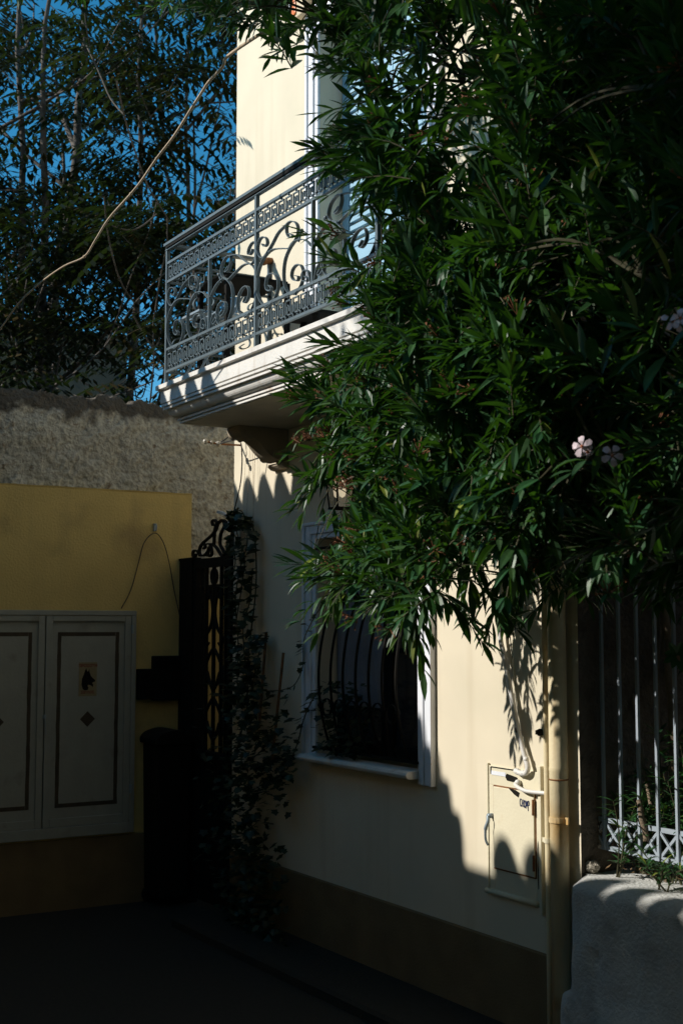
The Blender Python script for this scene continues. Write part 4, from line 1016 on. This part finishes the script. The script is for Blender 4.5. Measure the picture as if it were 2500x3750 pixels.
# ------------------------------------------------------------ neighbours out of frame: they cast the tiled shadow edge
nb = thing('neighbour_house', 'low neighbouring house with tiled eave left of the lane', 'house', (-3, -5, 0))
def tile_row(mb, a, b, ztop, pitch=.226, r=.088, dep=.30, h=1.5, low=.22):
    a = V((a[0], a[1], 0)); b = V((b[0], b[1], 0)); d = (b-a).normalized(); n_ = V((-d.y, d.x, 0)); n = int((b-a).length/pitch)
    for i in range(n):
        c = a+d*(i+.5)*pitch; k = len(mb.v)
        for e in (0, dep):
            q = c+n_*e
            for j in range(11):
                t = math.pi*j/10; mb.v.append(q-d*r*math.cos(t)+V((0, 0, ztop-h*r+h*r*math.sin(t))))
            mb.v += [q+d*r+V((0, 0, ztop-low)), q-d*r+V((0, 0, ztop-low))]
        for j in range(13): mb.f.append((k+j, k+(j+1) % 13, k+13+(j+1) % 13, k+13+j))
        mb.f += [tuple(k+j for j in reversed(range(13))), tuple(k+13+j for j in range(13))]
ZE = 4.06
OUT = [(-8, -2.5), (.42, -2.5), (.22, -4.78), (2.9, -4.98), (2.9, -12), (-8, -12)]
w = MB(); k = len(OUT)
w.v = [V((x, y, 0)) for x, y in OUT]+[V((x, y, ZE-.16)) for x, y in OUT]
w.f = [(i, i+k, (i+1) % k+k, (i+1) % k) for i in range(k)]+[tuple(range(k, 2*k)), tuple(reversed(range(k)))]
build('wall', w, 'warm', nb)
w = MB(); w.box(-8, .42, -2.8, -2.5, ZE-.5, ZE+.20); tile_row(w, OUT[1], OUT[0], ZE+.49, r=.080, h=2.4, low=.40); tile_row(w, OUT[2], OUT[1], ZE); tile_row(w, OUT[3], OUT[2], ZE+.03)
build('eave_tiles', w, 'tile', nb)
lt_ = thing('shade_tree', 'unseen leafy tree added behind the viewer to dapple the oleander', 'tree', (2.6, -5.9, 0))  # unseen tree, added to dapple and darken the oleander crown
RL = random.Random(77); tb = MB(); tb.tube(crom([(2.9, -5.05, 4.5), (2.7, -4.7, 5.2), (2.4, -4.3, 5.8), (2.2, -4.1, 6.6)], 5), .05, 8)
for _ in range(8): e_ = V((RL.uniform(1.1, 3.6), RL.uniform(-4.6, -3.7), RL.uniform(5.2, 7.2))); tb.tube(crom([(2.5, -4.45, 5.6), V((2.4, -4.2, 6.0)).lerp(e_, .5), e_], 5), .014, 5)
build('trunk', tb, 'obark', lt_, smooth=True)
tl = MB(); tl.c = []
for _ in range(46):
    cc = V((RL.uniform(1.0, 3.9), RL.uniform(-4.7, -3.8), RL.uniform(5.0, 7.4)))
    k_ = -cc.y-.6
    for _k in range(60):
        p = cc+V((RL.gauss(0, .15), RL.gauss(0, .15), RL.gauss(0, .13)))
        if p.z < 4.97 or p.x < .95: continue
        leaf(tl, p, V((RL.uniform(-1, 1), RL.uniform(-1, 1), RL.uniform(-1, .6))), V((0, 0, 1)), .11, .03, .4, (1, 1, 1), .3, n=2)
build('crown', tl, 'oleander', lt_)
en = thing('sky_block_house', 'unseen tall ochre house added far to the right to block low sky', 'house', (13, 0, 0))  # unseen house, added to block low sky and return warm light
w = MB(); w.box(11.5, 17, -5, 5.2, 0, 11); build('wall', w, 'warm', en)
w = MB(); w.box(11.3, 17.2, -5.2, 5.4, 11, 11.2); build('roof', w, 'tile', en)
op = thing('opposite_house', 'tall ochre house across the lane behind the viewer', 'house', (8, -7, 0))
w = MB(); w.box(3.3, 15, -11, -5.2, 0, 6.2); build('wall', w, 'warm', op)
w = MB(); w.prism([(-5.0, 6.2), (-8.3, 7.6), (-11.2, 6.2)], 3.1, 15.2); build('roof', w, 'tile', op)
rn = thing('garden_house', 'neighbouring grey house behind the oleander garden', 'house', (7, 5, 0))
w = MB(); w.box(3.6, 9.6, 5.6, 9, 0, 6); build('wall', w, 'house2', rn)
w = MB(); w.prism([(5.4, 6), (7.3, 7), (9.2, 6)], 3.5, 9.8); build('roof', w, 'tile', rn)
# far building behind the trees
fb_ = thing('far_building', 'plain brown building with a low roof line beyond the trees', 'building', (-13, 3, 0))
c0 = PD(60, 1205, 19); c1 = PD(560, 1240, 19)
w = MB(); w.box(-16, c0.x, c0.y-.4, c1.y, 0, c0.z-.02); build('wall', w, 'far', fb_)
w = MB(); w.box(-16.1, c0.x+.12, c0.y-.5, c1.y+.08, c0.z-.02, c0.z+.06); build('roof', w, 'far', fb_)

# ------------------------------------------------------------ background trees (compound leaves)
def cleaf(mb, p, d, L, R, tint):
    d = d.normalized(); s = d.cross(V((0, 0, 1))); s = s.normalized() if s.length > 1e-3 else V((1, 0, 0)); n = 6; q = V(p); dd = V(d)
    for i in range(n):
        q = q+dd*(L/n); dd = (dd+V((0, 0, -.13))).normalized()
        for sg in (-1, 1):
            ld = (s*sg*1.0+dd*.45+V((0, 0, -.45))).normalized(); ll = L*.27*(1-.35*abs(i/n-.4)); wv = ld.cross(V((0, 0, 1))).normalized()*ll*.17
            k = len(mb.v); mb.v += [V(q), q+ld*ll*.45+wv, q+ld*ll, q+ld*ll*.45-wv]; mb.c += [tint]*4; mb.f.append((k, k+1, k+2, k+3))
def tree(lab, seed, depth, base_px, heads, leaves_n, spread, r0=.07):
    R = random.Random(seed); b = PD(base_px, 1500, depth); b.z = 0
    t = thing('background_tree', lab, 'tree', b, 'trees beyond the rubble wall'); tr = MB(); lf = MB(); lf.c = []; tips = []
    def branch(P, r, lev):
        P = [V(q) for q in crom(P, 5)]; n = len(P)
        P = [q+V((noise.noise(q*1.3), noise.noise(q*1.3+V((5, 5, 5))), 0))*.10*(i/n) for i, q in enumerate(P)]
        tr.tube(P, [max(.006, r*(1-.75*i/(n-1))) for i in range(n)], 6, cap=False)
        tips.extend((q, lev) for q in P[n//2:])
        if lev < 3:
            for k in range((3, 3, 1)[lev]):
                i = R.randrange(n//3, n); q = P[i]; d0 = (P[min(i+1, n-1)]-P[max(i-1, 0)]).normalized()
                d = (d0*.28+V((R.uniform(-1, 1), R.uniform(-1, 1), R.uniform(-.15, .45)))*.9).normalized(); L = (2.0, 1.1, .6)[lev]*R.uniform(.6, 1.2)
                e = q+d*L+V((0, 0, .15*L)); branch([q, q+d*L*.5+V((0, 0, -.05)), e], max(.006, r*.40), lev+1)
    for (px, py, dd) in heads:
        e = PD(px, py, depth+dd); bb_ = b+V((R.uniform(-.3, .3), R.uniform(-.3, .3), 0)); m = bb_.lerp(e, .45)+V((R.uniform(-.25, .25), R.uniform(-.25, .25), .3))
        branch([bb_, m, m.lerp(e, .5)+V((R.uniform(-.15, .15), R.uniform(-.15, .15), .1)), e], r0*R.uniform(.7, 1.15), 0)
    tips2 = [q for q, lv in tips if lv > 0]
    cen = [R.choice(tips2) for _ in range(max(8, leaves_n//34))]
    for k in range(leaves_n):
        q = R.choice(tips2) if k % 4 == 0 else R.choice(cen)+V((R.gauss(0, .27), R.gauss(0, .27), R.gauss(0, .12)))
        if q.z < 1.5: continue
        v = R.uniform(.5, 1.3); tint = (v, v, v)
        if R.random() < .2: tint = (v*3.0, v*1.3, v*.6)
        cleaf(lf, q+V((R.uniform(-1, 1), R.uniform(-1, 1), R.uniform(-1, .6)))*spread, V((R.uniform(-1, 1), R.uniform(-1, 1), R.uniform(-.35, .45))), R.uniform(.38, .62), R, tint)
    build('trunk', tr, 'bark2', t, smooth=True); build('crown', lf, 'ail', t)
tree('densely leaved tree with several upright pale stems at the left edge', 41, 12.5, 60, [(60, -250, .4), (170, -150, 0), (-60, 300, .5)], 1300, .14)
tree('tree with a forked grey trunk rising in the middle of the sky', 42, 13.5, 260, [(330, -200, 0), (520, 60, -.4), (230, 500, .6)], 720, .14, .085)
tree('thin airy tree with drooping leaf sprays next to the cream house', 43, 15, 560, [(720, 420, -.3), (840, 760, .2)], 400, .15, .05)
tree('leafy dark tree whose crown fills the top right of the sky', 44, 14, 900, [(700, -60, 0), (860, 60, -.3), (560, -150, .3)], 760, .16, .06)
tree('low bushy tree standing right behind the rubble wall', 45, 11.5, 420, [(250, 1230, 0), (640, 1240, 0), (60, 1280, .2)], 420, .14, .04)
print('verts', sum(len(m.vertices) for m in bpy.data.meshes))
